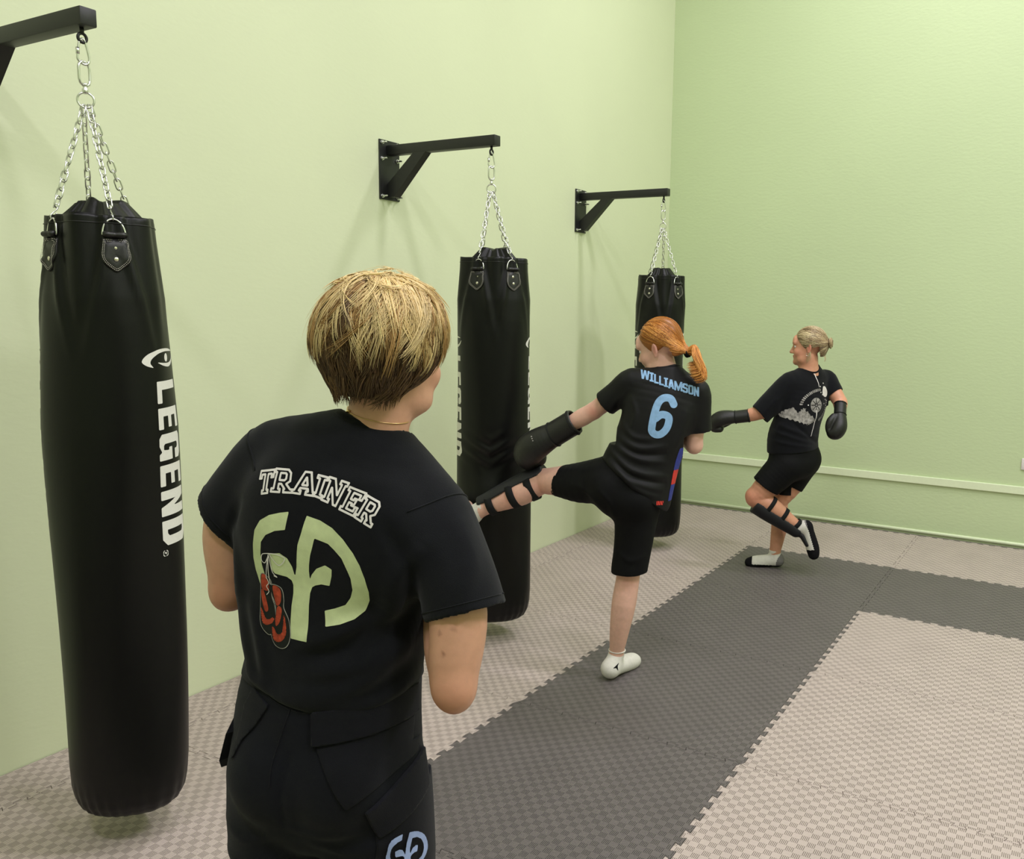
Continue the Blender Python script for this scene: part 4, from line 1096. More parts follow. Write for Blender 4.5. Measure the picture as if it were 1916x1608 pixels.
# ------------------------------------------------------------------ the trainer (seen from behind, arms folded in front)
def build_trainer():
    root = empty('person', (2.078, .666, 0), math.radians(19))
    tag(root, 'person with short highlighted hair in black TRAINER t-shirt, standing back to the camera', 'person')
    X1 = (1, 0, 0)
    # arms
    shL, elL, wrL = V3(-.080, .0, 1.425), V3(-.170, -.015, 1.172), V3(-.075, .19, 1.165)
    shR, elR, wrR = V3(.209, -.005, 1.338), V3(.280, -.110, 1.075), V3(.165, .125, 1.185)
    H = head_matrix((.118, .028, 1.603), math.radians(-15), math.radians(-6), math.radians(3))
    f = Field((-.36, -.24, -.01), (.42, .36, 1.78), .0052)
    # trunk (under the clothes) and neck
    f.chain([((0, .0, .80), .150, .100, X1), ((0, -.005, .90), .160, .105, X1), ((.02, 0, 1.06), .135, .090, X1), ((.035, .005, 1.22), .145, .095, X1), ((.066, .0, 1.335), .140, .080, (1, 0, -.28)), ((.088, .0, 1.41), .095, .058, (1, 0, -.3))], .02)
    f.chain([((.088, .0, 1.41), .060), ((.105, .004, 1.48), .054), ((.118, .018, 1.555), .055)], .03)
    f.ell((.045, -.075, .86), (.075, .055, .075), .03); f.ell((-.055, -.075, .86), (.075, .055, .075), .03)
    for sh, el, wr, sl_ in ((shL, elL, wrL, V3(-.168, -.012, 1.285)), (shR, elR, wrR, V3(.275, -.072, 1.180))):
        f.chain([(sh, .052), (sh*.45+sl_*.55, .050), (sl_, .048), (sl_*.35+el*.65, .043), (el, .033)], .02)
        d = (wr-el); u = (el-sh)/np.linalg.norm(el-sh)
        f.ell(el+u*.012-d/np.linalg.norm(d)*.006, (.024, .024, .026), .03)
        f.chain([(el, .033), (el+d*.25, .040), (el+d*.55, .036), (wr, .026)], .012)
    hand_chain(f, wrL, (.93, .30, .03), (0, -1, -.2), .35, .95, 1)
    hand_chain(f, wrR, (-.80, .60, .08), (-.2, -1, -.1), .45, .95, -1)
    for sx, hx in ((-1, -.088), (1, .095)):
        f.chain([((hx, -.01, .82), .090), ((hx*1.1, .0, .62), .078), ((hx*1.2, .01, .46), .056), ((hx*1.25, -.01, .32), .056), ((hx*1.25, -.01, .10), .036)], .03)
        f.chain([((hx*1.25, -.035, .045), .036, .038, X1), ((hx*1.3, .05, .04), .038, .034, X1), ((hx*1.36, .15, .028), .040, .022, X1)], .02)
    add_head(f, H)
    P, Q = f.mesh()
    col = head_tint(P, H, 1, srgb(203, 152, 126)[:3], srgb(176, 96, 88)[:3], srgb(205, 140, 115)[:3], srgb(200, 130, 105)[:3])
    # redder elbows
    for el in (elL, elR):
        w = .45*np.exp(-(np.linalg.norm(P-el-V3(0, -.03, -.02), axis=1)/.05)**2)[:, None]
        col = col*(1-w)+np.array(srgb(190, 122, 96)[:3])*w
    # the left forearm is tanned darker, small moles on the right upper arm
    for m in ((.262, -.15, 1.165), (.285, -.15, 1.175), (.272, -.15, 1.135), (.320, -.13, 1.215)):
        w = .8*np.exp(-(np.linalg.norm((P-np.array(m))[:, [0, 2]], axis=1)/.0032)**2)*(P[:, 1] < -.08)
        col = col*(1-w[:, None])+np.array(srgb(110, 60, 45)[:3])*w[:, None]
    mesh_obj('body', P, Q, M_SKIN, root, cols=col)
    add_eyes(root, H, 1, M_IRISB)

    # ---- t-shirt
    f = Field((-.33, -.24, .93), (.42, .24, 1.56), .0042)
    f.chain([((.016, -.004, .965), .140, .100, X1), ((.018, -.004, 1.03), .158, .114, X1), ((.022, -.004, 1.07), .162, .120, X1), ((.020, -.002, 1.16), .168, .120, X1), ((.026, .0, 1.26), .180, .120, (1, 0, -.08)), ((.056, .0, 1.345), .170, .108, (1, 0, -.28)), ((.078, .0, 1.405), .142, .088, (1, 0, -.34)), ((.092, .002, 1.442), .090, .070, (1, 0, -.22))], .03)
    f.ell((-.015, -.065, 1.33), (.09, .055, .10), .05); f.ell((.135, -.07, 1.30), (.09, .055, .10), .05)
    hL = V3(-.178, -.01, 1.298); hR = V3(.287, -.066, 1.182)
    f.chain([((.0, .0, 1.415), .062, .062), (shL+V3(.005, 0, -.008), .064, .064), (shL*.45+hL*.55, .064, .064), (hL, .064, .064), (hL+(hL-shL)*.3, .066, .066)], .03)
    f.chain([((.15, .0, 1.375), .062, .062), (shR+V3(-.005, 0, -.005), .064, .064), (shR*.45+hR*.55, .068, .068), (hR, .067, .067), (hR+(hR-shR)*.3, .068, .068)], .03)
    # neck opening with ribbed collar
    f.chain([((.094, .018, 1.43), .060, .058, (1, 0, -.2)), ((.106, .03, 1.56), .066, .080, (1, 0, -.2))], .006, 's')
    f.ell((.098, .10, 1.46), (.06, .07, .05), .01, 's')
    # hollow the sleeves and cut the hems
    nL = V3(-.76, -.02, -.64); nR = V3(.30, -.22, -.93)
    f.chain([(shL*.35+hL*.65, .050), (hL, .0565), (hL+(hL-shL)*.35, .06)], .006, 's')
    f.chain([(shR*.35+hR*.65, .055), (hR, .0595), (hR+(hR-shR)*.35, .062)], .006, 's')
    f.plane(hL, nL, .003, (-.33, -.2, 1.0), (-.125, .2, 1.5))
    f.plane(hR, nR, .003, (.222, -.24, .95), (.42, .2, 1.30))
    P, Q = f.mesh(4); N = vnormals(P, Q)
    dsp = cloth_noise(P, .0012, 34, 3)
    bk = (0, -1, 0)
    zk = np.clip((1.45-P[:, 2])/.1, 0, 1)*np.clip((P[:, 2]-.95)/.05, 0, 1)
    for pts, a, w in ((([(.20, 1.22), (.12, 1.16), (.03, 1.13)]), .006, .016), (([(.21, 1.17), (.14, 1.10), (.04, 1.075)]), .007, .016), (([(.19, 1.12), (.10, 1.05), (-.02, 1.035)]), .007, .015),
                      (([(.20, 1.06), (.12, 1.015), (.02, 1.00)]), .006, .013), (([(-.12, 1.20), (-.10, 1.10), (-.07, 1.03)]), .005, .015), (([(-.08, 1.18), (-.06, 1.10), (-.05, 1.04)]), .004, .013),
                      (([(.225, 1.30), (.18, 1.24), (.15, 1.15)]), .006, .015), (([(-.135, 1.32), (-.12, 1.25), (-.11, 1.18)]), .005, .013), (([(.0, 1.425), (.08, 1.405), (.16, 1.395)]), .003, .012),
                      (([(.17, 1.33), (.20, 1.27), (.205, 1.20)]), -.005, .012), (([(-.10, 1.35), (-.13, 1.30), (-.13, 1.24)]), -.004, .010), (([(.15, 1.20), (.09, 1.12), (.02, 1.10)]), -.004, .012),
                      (([(.27, 1.34), (.30, 1.28), (.30, 1.21)]), .004, .014), (([(-.10, 1.06), (.0, 1.02), (.12, 1.03)]), .005, .012), (([(-.11, 1.03), (.0, .995), (.14, 1.0)]), -.004, .010)):
        dsp += fold(P, N, pts, a*1.7, w*1.05, side=bk)*zk
    P = P+N*dsp[:, None]
    shirt = mesh_obj('t_shirt', P, Q, M_COTTON, root)
    bv = BVHTree.FromPolygons(P.tolist(), Q.tolist())
    # collar rib
    collar(bv, .095, .016, .062, .061, 1.60, 1.37, .0075, M_COTTON, shirt, .003)
    # sleeve hem seams
    for nm, c, n, r in (('sleeve_hem', hL, nL, .0665), ('sleeve_hem', hR, nR, .070)):
        n = n/np.linalg.norm(n); u = np.cross(n, (0, 1, 0)); u /= np.linalg.norm(u); v = np.cross(n, u)
        ring = []
        for a in np.linspace(0, 2*np.pi, 40, endpoint=False):
            dv = u*math.cos(a)+v*math.sin(a)
            h = bv.ray_cast(Vector(c-n*.016+dv*.16), Vector(-dv))
            if h[0] is not None and (h[0]-Vector(c)).length < .12: ring.append(np.array(h[0])+dv*.0002)
        runs = [[]]
        for p in ring:
            if runs[-1] and np.linalg.norm(runs[-1][-1]-p) > .022: runs.append([])
            runs[-1].append(p)
        s = MB()
        for q in runs:
            if len(q) > 5: s.tube(q, .0012, 5)
        if s.v: s.build(nm, M_COTTON, shirt)
    # armhole seams
    for sh_, h_ in ((shL, hL), (shR, hR)):
        ax = (h_-sh_)/np.linalg.norm(h_-sh_)+V3(-.25 if sh_ is shL else .25, 0, .1); ax /= np.linalg.norm(ax)
        u = np.cross(ax, (0, 1, 0)); u /= np.linalg.norm(u); v = np.cross(ax, u); c_ = sh_+ax*.012
        run = []; s = MB()
        for a in np.linspace(0, 2*np.pi, 90):
            dv = u*math.cos(a)+v*math.sin(a); h = bv.ray_cast(Vector(c_+dv*.16), Vector(-dv))
            if h[0] is not None and (h[0]-Vector(c_)).length < .098 and (not run or np.linalg.norm(np.array(h[0])-run[-1]) < .02): run.append(np.array(h[0])+np.array(h[1])*.0004)
            else:
                if len(run) > 6: s.tube(run, .0014, 5)
                run = []
        if len(run) > 6: s.tube(run, .0014, 5)
        if s.v: s.build('armhole_seam', M_COTTON, shirt)
    # prints
    o0 = (0, -.115, 0); uz = (0, 0, 1); fw = (0, 1, 0)
    loops = [quad_map(LT('s'+k.upper()), q) for k, q in TRAINER_Q.items()]
    allp = [lp for L in loops for lp in L]
    lo, hi = bounds(allp)
    def fn(Xg, Yg):
        d = np.full(Xg.shape, 1.0)
        for L in loops:
            q = sd_poly(L, Xg, Yg); d = np.minimum(d, np.abs(q+.0004)-.0017)
        return d
    v, fc = fill_field(fn, lo[0], lo[1], hi[0], hi[1], .0009)
    decal('lettering', v, fc, o0, X1, uz, fw, bv, .0007, M_PRINTW, shirt)
    lo, hi = bounds([GD_LEFT, GD_MID])
    v, fc = fill_field(lambda A, B: np.minimum(sd_poly(GD_LEFT, A, B), sd_poly(GD_MID, A, B))-.0006, lo[0], lo[1], hi[0], hi[1], .0018)
    decal('logo', v, fc, o0, X1, uz, fw, bv, .0006, M_LOGO, shirt)
    S = [curve(q, 5, True) for q in GLV_SIL]
    lo, hi = bounds(S)
    v, fc = fill_field(lambda A, B: np.minimum(sd_poly(S[0], A, B), sd_poly(S[1], A, B))-.0012, lo[0], lo[1], hi[0], hi[1], .0011)
    g = decal('glove_picture', v, fc, o0, X1, uz, fw, bv, .0010, M_PRINTG, shirt)
    v, fc = fill_field(lambda A, B: np.minimum(sd_poly(S[0], A, B), sd_poly(S[1], A, B))+.0001, lo[0], lo[1], hi[0], hi[1], .0011)
    decal('glove_black', v, fc, o0, X1, uz, fw, bv, .0013, M_PRINTK, g)  # charcoal fill of the printed gloves, inside the pale outline
    Rr = [curve(q, 4, True) for q in GLV_RED]; lo, hi = bounds(Rr)
    def fr(A, B):
        d = np.full(A.shape, 1.0)
        for q in Rr: d = np.minimum(d, sd_poly(q, A, B))
        # stitched finger rolls: fine dark lines across the red
        rl = np.abs(np.sin((np.arctan2(B-1.165, A+.01))*34))
        cut = np.where(((B < 1.172) & (rl < .32)), .0004, -1)
        return np.maximum(d, cut)
    v, fc = fill_field(fr, lo[0], lo[1], hi[0], hi[1], .0008)
    decal('glove_red', v, fc, o0, X1, uz, fw, bv, .0016, M_PRINTR, g)
    lo, hi = bounds(GLV_LACE)
    def fl(A, B):
        d = np.full(A.shape, 1.0)
        for q in GLV_LACE: d = np.minimum(d, sd_stroke(curve(q, 5), .0007, A, B))
        return d
    v, fc = fill_field(fl, lo[0], lo[1], hi[0], hi[1], .0007)
    decal('glove_laces', v, fc, o0, X1, uz, fw, bv, .0019, M_PRINTW, g)

    # ---- trousers
    f = Field((-.27, -.23, .03), (.27, .23, 1.10), .0052)
    f.chain([((.004, -.004, .80), .172, .118, X1), ((.004, -.008, .88), .176, .126, X1), ((.010, -.004, .97), .168, .124, X1), ((.020, 0, 1.045), .158, .116, X1), ((.022, 0, 1.09), .154, .112, X1)], .02)
    f.ell((.064, -.085, .865), (.082, .065, .085), .03); f.ell((-.056, -.085, .865), (.082, .065, .085), .03)
    for hx in (-.082, .093):
        f.chain([((hx, -.008, .83), .100), ((hx*1.06, -.004, .70), .098), ((hx*1.12, .008, .50), .080), ((hx*1.2, -.012, .32), .078), ((hx*1.25, -.012, .10), .074), ((hx*1.25, -.008, .055), .075)], .016)
    f.plane((0, 0, 1.078), (0.02, .02, 1), .003); f.plane((0, 0, .05), (0, 0, -1), .003)
    P, Q = f.mesh(); N = vnormals(P, Q)
    dsp = cloth_noise(P, .0014, 26, 9)
    for pts, a, w in (([(-.02, .80), (.05, .79), (.12, .80)], .004, .012), ([(.02, .775), (.08, .755), (.15, .77)], .005, .012), ([(-.16, .76), (-.10, .75), (-.03, .78)], .004, .012), ([(.05, .72), (.11, .70), (.18, .73)], .005, .014),
                      ([(-.17, .70), (-.10, .69), (-.04, .72)], .004, .012), ([(.03, .50), (.10, .46), (.18, .49)], .008, .02), ([(-.18, .49), (-.11, .46), (-.03, .5)], .008, .02), ([(.04, .12), (.12, .10), (.2, .13)], .008, .016), ([(-.2, .13), (-.12, .10), (-.04, .12)], .008, .016),
                      ([(.0, .93), (-.012, .87), (-.015, .80)], -.005, .008)):
        dsp += fold(P, N, pts, a, w, side=bk)
    P = P+N*dsp[:, None]
    tr = mesh_obj('trousers', P, Q, M_NAVY, root)
    bt = BVHTree.FromPolygons(P.tolist(), Q.tolist())
    po = (0, -.13, 0)
    def panel(name, poly, off, mat, sk=.006, h=.004, par=tr):
        lo, hi = bounds([poly]); v, fc = fill_field(lambda A, B: sd_poly(poly, A, B)-.002, lo[0], lo[1], hi[0], hi[1], h)
        return decal(name, v, fc, po, X1, uz, fw, bt, off, mat, par, sk)
    panel('pocket', TROUSER['pocket'], .0035, M_NAVY2)
    panel('pocket_flap', TROUSER['flap'], .0075, M_NAVY2)
    panel('holster_pocket', TROUSER['hipfl'], .004, M_NAVY2)
    panel('belt_loop', TROUSER['loop'], .005, M_NAVY2); panel('belt_loop', TROUSER['loop2'], .005, M_NAVY2)
    for key in ('seam', 'yokeL', 'yokeR'):
        q = curve(TROUSER[key], 8); sm = MB(); pts = []
        for u, vv in q:
            h = bt.ray_cast(Vector((u, -.5, vv)), Vector((0, 1, 0)))
            if h[0] is not None: pts.append(np.array(h[0])+np.array(h[1])*.0005)
        if len(pts) > 3: sm.tube(pts, .0013, 5); sm.build('seam', M_NAVY2, tr)
    # waistband
    wb = MB(); rows = []
    for zz, oo in ((1.028, .0005), (1.030, .003), (1.072, .003), (1.076, .0005)):
        ring = []
        for a in np.linspace(0, 2*np.pi, 72, endpoint=False):
            dv = Vector((math.cos(a), math.sin(a), 0)); h = bt.ray_cast(Vector((.015, 0, min(zz, 1.070)))+dv*.4, -dv)
            ring.append(np.array(h[0])*[1, 1, 0]+V3(0, 0, zz)+np.array(dv)*oo if h[0] is not None else V3(.02+.157*math.cos(a), .115*math.sin(a), zz))
        rows.append(ring)
    n = 72; Vv = [p for r in rows for p in r]
    wb.add(Vv, [(k*n+j, k*n+(j+1) % n, (k+1)*n+(j+1) % n, (k+1)*n+j) for k in range(3) for j in range(n)])
    wb.build('waistband', M_NAVY, tr)
    # holster tip standing off the left hip, cargo pocket and emblem on the right thigh
    hp = MB(); T0 = [(-.150, -.045, .955), (-.184, -.03, .865), (-.190, -.040, .838), (-.172, -.072, .87), (-.148, -.085, .93)]
    hv = T0+[(x+.010, y+.012, z) for x, y, z in T0]
    hp.add(hv, [(0, 1, 2, 3, 4), (9, 8, 7, 6, 5)]+[(i, i+5, (i+1) % 5+5, (i+1) % 5) for i in range(5)])
    hp.build('holster_tip', M_NAVY2, tr, smooth=False)
    side_n = (-.80, .60, 0); su = (.60, .80, 0); so = (.17, -.10, 0)
    def spanel(name, poly, off, mat, sk, h=.004, fnx=None, par=tr):
        lo, hi = bounds([poly] if fnx is None else poly)
        v, fc = fill_field(fnx or (lambda A, B: sd_poly(poly, A, B)-.002), lo[0], lo[1], hi[0], hi[1], h)
        return decal(name, v, fc, so, su, uz, side_n, bt, off, mat, par, sk)
    spanel('cargo_pocket', [(-.015, .66), (.11, .64), (.11, .85), (-.015, .80)], .005, M_NAVY2, .008)
    spanel('cargo_flap', [(-.040, .842), (.085, .900), (.085, .838), (-.012, .786)], .009, M_NAVY2, .008)
    # the same emblem, small, in pale blue
    A_ = np.array(GD_LEFT+GD_MID); c0 = A_.mean(0); k = .37
    def tr2(L): return [((x-c0[0])*k+.030, (z-c0[1])*k+.748) for x, z in L]
    E1, E2 = tr2(GD_LEFT), tr2(GD_MID)
    spanel('emblem', [E1, E2], .0125, M_PRINTLB, 0, .0012, lambda A, B: np.minimum(sd_poly(E1, A, B), sd_poly(E2, A, B)))
    # shoes (below the picture)
    for hx in (-.1125, .121):
        f = Field((hx-.08, -.12, -.002), (hx+.10, .26, .14), .006)
        f.chain([((hx, -.045, .05), .046, .048, X1), ((hx*1.03, .06, .045), .047, .044, X1), ((hx*1.08, .165, .03), .048, .030, X1)], .02)
        f.chain([((hx, -.02, .06), .050), ((hx, -.015, .12), .046)], .02)
        f.plane((0, 0, 0), (0, 0, -1), .004)
        P, Q = f.mesh(); mesh_obj('shoe', P, Q, M_LEATHER, root)

    # ---- necklace
    nk = MB(); pts = []
    for a in np.linspace(math.radians(185), math.radians(355), 40):
        pts.append((.108+.0575*math.cos(a), .008+.0575*math.sin(a), 1.497-.012*math.cos(a)+.004*math.sin(a)))
    bb = body_bvh(root)
    pts2 = []
    for p in pts:
        h = bb.ray_cast(Vector((p[0]*3-.216, p[1]*3-.016, p[2])), (Vector((.108, .008, p[2]))-Vector((p[0]*3-.216, p[1]*3-.016, p[2]))).normalized())
        pts2.append(np.array(h[0])+np.array(h[1])*.0012 if h[0] is not None else np.array(p))
    nk.tube(pts2, .0009, 5)
    nl = nk.build('necklace', M_GOLD, root)
    cl = MB(); i = 9
    for kk in (-1, 0, 1): cl.lathe([(.0005, -.003), (.0026, -.001), (.0026, .001), (.0005, .003)], 8, pts2[i+kk]+V3(0, -.001, .002*kk), (1, .2, .2))
    cl.build('clasp', M_GOLD, nl)

    # ---- hair
    c, B = H
    hc = np.array((.117, .008, 1.636)); Rws = B.T
    def cap_fn(X, Y, Z):
        d = sd_ell(hc, (.095, .106, .090), Rws, X, Y, Z)
        d = smin(d, sd_ell(hc+B @ V3(0, -.040, -.030), (.086, .070, .074), Rws, X, Y, Z), .03)
        nape = [(hc+B @ V3(0, -.03, -.03), .080, .068, B[:, 0]), (hc+B @ V3(0, -.034, -.080), .064, .050, B[:, 0]), (hc+B @ V3(0, -.030, -.112), .053, .044, B[:, 0])]
        d = smin(d, sd_ell(c+B @ V3(0, -.020, -.004), (.093, .052, .060), Rws, X, Y, Z), .02)
        return smin(d, sd_chain(nape, X, Y, Z), .02)
    f = Field(hc-.17, hc+.17, .0045)
    sl, X, Y, Z = f.block(hc-.18, hc+.18)
    d = cap_fn(X, Y, Z)
    Yl = (X-c[0])*B[0, 1]+(Y-c[1])*B[1, 1]+(Z-c[2])*B[2, 1]; Zl = (X-c[0])*B[0, 2]+(Y-c[1])*B[1, 2]+(Z-c[2])*B[2, 2]
    # the face stays free below the fringe; the nape is clipped
    d = smax(d, np.minimum(Yl-(.050+.55*(Zl+.02)*(Zl < .05)), .062-Zl), .012)
    d = smax(d, -(Zl+.082), .006)
    f.d[sl] = d
    P, Q = f.mesh(1)
    rng = np.random.RandomState(5)
    dark, mid, lite, gold = [np.array(srgb(*q)[:3]) for q in ((84, 63, 43), (122, 92, 60), (234, 208, 152), (182, 144, 92))]
    hair = mesh_obj('hair', P, Q, M_HAIR, root, cols=np.tile(dark*.9, (len(P), 1)))
    def inside_face(Pw):
        L = (Pw-c) @ B
        return (L[:, 1] > .050+.55*(L[:, 2]+.02)) & (L[:, 2] < .055)
    crown = hc+B @ V3(.004, -.020, .10)
    def flow_from(cr, swirl, down):
        def fl(Pw, i):
            r = Pw-cr; r = r/(np.linalg.norm(r, axis=1)[:, None]+1e-6)
            sw = np.cross(np.tile(B[:, 2], (len(Pw), 1)), r)
            return r*.8-B[:, 2]*down+sw*swirl
        return fl
    def clumps(name, nc, per, P0, off, flow, nst, ln, messy, lift, cols, spread, r0, zmin, jit=.22):
        """locks: guides grown over the head, each a bunch of hairs that meet at the tip"""
        gp = grow(cap_fn, P0, off, flow, nst, ln/nst, rng, messy, lift)
        Lg = (gp-c) @ B
        ok = ~inside_face(gp[:, -1]) & ~inside_face(gp[:, nst*2//3]) & (Lg[:, -1, 2] > zmin)
        gp = gp[ok]; cols = cols[ok]; n = len(gp)
        T = np.gradient(gp, axis=1); T /= np.linalg.norm(T, axis=2)[..., None]
        _, g = surf_grad(cap_fn, gp.reshape(-1, 3)); g = g.reshape(gp.shape)
        S = np.cross(g, T)
        s1 = rng.normal(0, 1, (n, per)); s2 = np.abs(rng.normal(0, 1, (n, per)))
        t = np.linspace(0, 1, nst+1)
        wv = spread*(1-.72*t**1.5)
        bend = rng.normal(0, 1, (n, per, 1, 1))*(t**2)[None, None, :, None]*.006
        pp = gp[:, None]+S[:, None]*(s1[..., None, None]*wv[None, None, :, None]+bend)+g[:, None]*(s2[..., None, None]*wv[None, None, :, None]*.28)
        # uneven tips
        cut = rng.uniform(.86, 1.0, (n, per))
        q = np.zeros_like(pp)
        for k in range(nst+1):
            u = cut*k; i0 = np.clip(u.astype(int), 0, nst-1); fr = (u-i0)[..., None]
            a_ = np.take_along_axis(pp, i0[..., None, None].repeat(3, -1), 2)[:, :, 0]; b_ = np.take_along_axis(pp, (i0+1)[..., None, None].repeat(3, -1), 2)[:, :, 0]
            q[:, :, k] = a_*(1-fr)+b_*fr
        cc = np.clip(cols[:, None]*(1+jit*rng.normal(0, 1, (n, per, 1))*.6), .004, 1)
        N_ = n*per
        strands(name, q.reshape(N_, nst+1, 3), rng.uniform(r0*.6, r0*1.3, N_), cc.reshape(N_, 3), M_HAIR, hair)
    def pick(u, p1, p2, n):
        return np.where((u < p1)[:, None], lite*rng.uniform(.8, 1.08, (n, 1)), np.where((u < p2)[:, None], gold*rng.uniform(.8, 1.1, (n, 1)), mid*rng.uniform(.6, 1.1, (n, 1))))
    # lower, darker layer: sides and nape
    n = 420
    a = rng.uniform(-np.pi, np.pi, n); hz = rng.uniform(-.07, .03, n)
    L0 = np.stack([np.sin(a)*.10, -np.cos(a)*.11, hz], 1); L0 = L0[L0[:, 1] < .045]; n = len(L0)
    P0 = c+L0 @ B.T; dd, g = surf_grad(cap_fn, P0); P0 = P0-g*dd[:, None]
    cl_ = np.where((rng.uniform(0, 1, n) < .14)[:, None], mid*.9, dark*rng.uniform(.6, 1.7, (n, 1)))
    clumps('under_layer', n, 9, P0, rng.uniform(.0005, .004, n), flow_from(crown, .0, 1.2), 9, rng.uniform(.035, .070, n), .20, .001, cl_, .0060, .0011, -.100)
    # middle layer, then long bleached pieces falling from the crown
    def crown_roots(n, rad):
        th = rng.uniform(-np.pi, np.pi, n); rr = np.sqrt(rng.uniform(0, 1, n))*rad
        P0 = crown+np.stack([rr*np.cos(th), rr*np.sin(th), np.zeros(n)], 1) @ B.T
        dd, g = surf_grad(cap_fn, P0); return P0-g*dd[:, None], rr, np.arctan2(P0[:, 0]-crown[0], -(P0[:, 1]-crown[1]))
    n = 230; P0, rr, az = crown_roots(n, .085)
    u = rng.uniform(0, 1, n)
    clumps('middle_layer', n, 10, P0, rng.uniform(.0, .004, n), flow_from(crown, -.10, .4), 16, rng.uniform(.150, .205, n)-.5*rr, .13, .002, pick(u, .14, .42, n), .0075, .0012, -.088)
    n = 190; P0, rr, az = crown_roots(n, .062)
    right = np.sin(az)
    pl = np.clip(.46+.34*right+.15*np.sin(az*7), .12, .92); u = rng.uniform(0, 1, n)
    clumps('top_layer', n, 11, P0, rng.uniform(.003, .010, n), flow_from(crown, -.16, .30), 16, rng.uniform(.120, .215, n)-.4*rr, .20, .004, pick(u, pl, pl+.26, n), .0055, .0011, -.080)
    n = 46; P0, rr, az = crown_roots(n, .045)
    clumps('loose_locks', n, 6, P0, rng.uniform(.008, .013, n), flow_from(crown, .2, .15), 14, rng.uniform(.07, .15, n), .55, .010, np.tile(lite, (n, 1)), .0028, .0008, -.07)
    # flyaways
    N2 = 110
    P0, rr, az = crown_roots(N2, .06)
    pa = grow(cap_fn, P0, np.full(N2, .006), flow_from(crown, .2, .2), 14, rng.uniform(.006, .011, N2), rng, .7, lift=.016)
    ok = ~inside_face(pa[:, -1]) & ~inside_face(pa[:, 8]) & (((pa[:, -1]-c) @ B)[:, 2] > -.08)
    strands('flyaway_hair', pa[ok], np.full(N2, .00045)[ok], np.tile(lite, (N2, 1))[ok], M_HAIR, hair)
    return root

def body_bvh(root):
    for ch in bpy.data.objects:
        if ch.parent == root and ch.name.split('.')[0] == 'body':
            me = ch.data
            return BVHTree.FromPolygons([v.co for v in me.vertices], [p.vertices for p in me.polygons])
build_trainer()
# ------------------------------------------------------------------ shared sports gear
def glove(root, a, d, n, s=1.0, mark=False, cuff=None):
    """boxing glove: a = cuff opening centre, d = direction to the fingertips, n = back-of-hand side"""
    d = np.array(d, float); d /= np.linalg.norm(d); n = np.array(n, float); n -= d*(n@d); n /= np.linalg.norm(n)
    sd = np.cross(d, n); a = np.array(a, float)
    def p(u, v, w=0): return a+(d*u+n*v+sd*w)*s
    pts = np.array([p(u, v, w) for u in (-.03, .32) for v in (-.10, .08) for w in (-.10, .10)])
    f = Field(pts.min(0)-.02, pts.max(0)+.02, .0048)
    f.chain([(p(.10, .0), .047*s, .042*s, sd), (p(.15, .004), .056*s, .050*s, sd), (p(.21, .0), .064*s, .056*s, sd), (p(.255, -.022), .060*s, .050*s, sd), (p(.262, -.058), .055*s, .036*s, sd), (p(.225, -.070), .048*s, .030*s, sd)], .02)
    # thumb along the palm side
    f.chain([(p(.135, -.030, .045), .026*s), (p(.175, -.052, .056), .028*s), (p(.215, -.068, .048), .025*s), (p(.235, -.074, .034), .020*s)], .012)
    P, Q = f.mesh(); N = vnormals(P, Q)
    g = mesh_obj('boxing_glove', P, Q, M_LEATHER, root)
    f = Field(pts.min(0)-.03, pts.max(0)+.02, .0048)
    f.chain([(p(.0, 0), .050*s, .047*s, sd), (p(.05, 0), .050*s, .046*s, sd), (p(.11, .0), .051*s, .046*s, sd)], .01)
    f.chain([(p(-.08, 0), .041*s, .038*s, sd), (p(.02, 0), .041*s, .038*s, sd)], .006, 's')
    f.plane(p(.0, 0), -d, .004); f.plane(p(.116, 0), d, .006)
    P, Q = f.mesh(); mesh_obj('wrist_cuff', P, Q, M_LEATHER, g)
    b = MB()
    for u in (.012, .104):
        ring = [p(u, .0475*math.sin(t), .0520*math.cos(t)) for t in np.linspace(0, 2*np.pi, 28, endpoint=False)]
        b.tube(ring, .0022, 6, closed=True)
    b.build('cuff_seam', M_STRAP, g)
    if mark:
        bv = BVHTree.FromPolygons(P.tolist(), Q.tolist())
        # small pale maker's bars on the back of the cuff
        for k in range(3):
            q = MB(); o = p(.170+.000*k, .0565, (-.012+.010*k)); q.lathe([(.0035, -.001), (.0035, .0012)], 8, o, n)
            q.build('maker_mark', M_PRINTG, g)
    return g

def ankle_sock(root, st, top, up, mat, name='sock', h=.005, floor=None):
    """sock grown round the foot chain and cut level with its rib"""
    C = np.array([q[0] for q in st]); r = max(q[1] for q in st)+.03
    f = Field(C.min(0)-r-.05, C.max(0)+r+.05, h)
    f.chain(st[:3], .02); f.chain(st[2:], .02)
    f.plane(top, up, .003)
    if floor is not None: f.plane((0, 0, floor), (0, 0, -1), .003)
    P, Q = f.mesh()
    return mesh_obj(name, P, Q, mat, root)

def band(root, name, a, b, r, mat, wdt, flat=1.0, sd=None):
    """elastic strap round a limb at a, the limb running towards b"""
    a = np.array(a, float); t = np.array(b, float)-a; t /= np.linalg.norm(t)
    u = np.cross(t, (0, 0, 1)); u /= np.linalg.norm(u); v = np.cross(t, u)
    n = 36; rows = []
    for du, dr in ((-.5, -.003), (-.5, .0015), (0, .0022), (.5, .0015), (.5, -.003)):
        rows.append([a+t*du*wdt+(u*math.cos(x)*r+v*math.sin(x)*r*flat)*(1+dr/r) for x in np.linspace(0, 2*np.pi, n, endpoint=False)])
    mb = MB(); mb.add([p for q in rows for p in q], [(k*n+j, k*n+(j+1) % n, (k+1)*n+(j+1) % n, (k+1)*n+j) for k in range(4) for j in range(n)])
    return mb.build(name, mat, root)

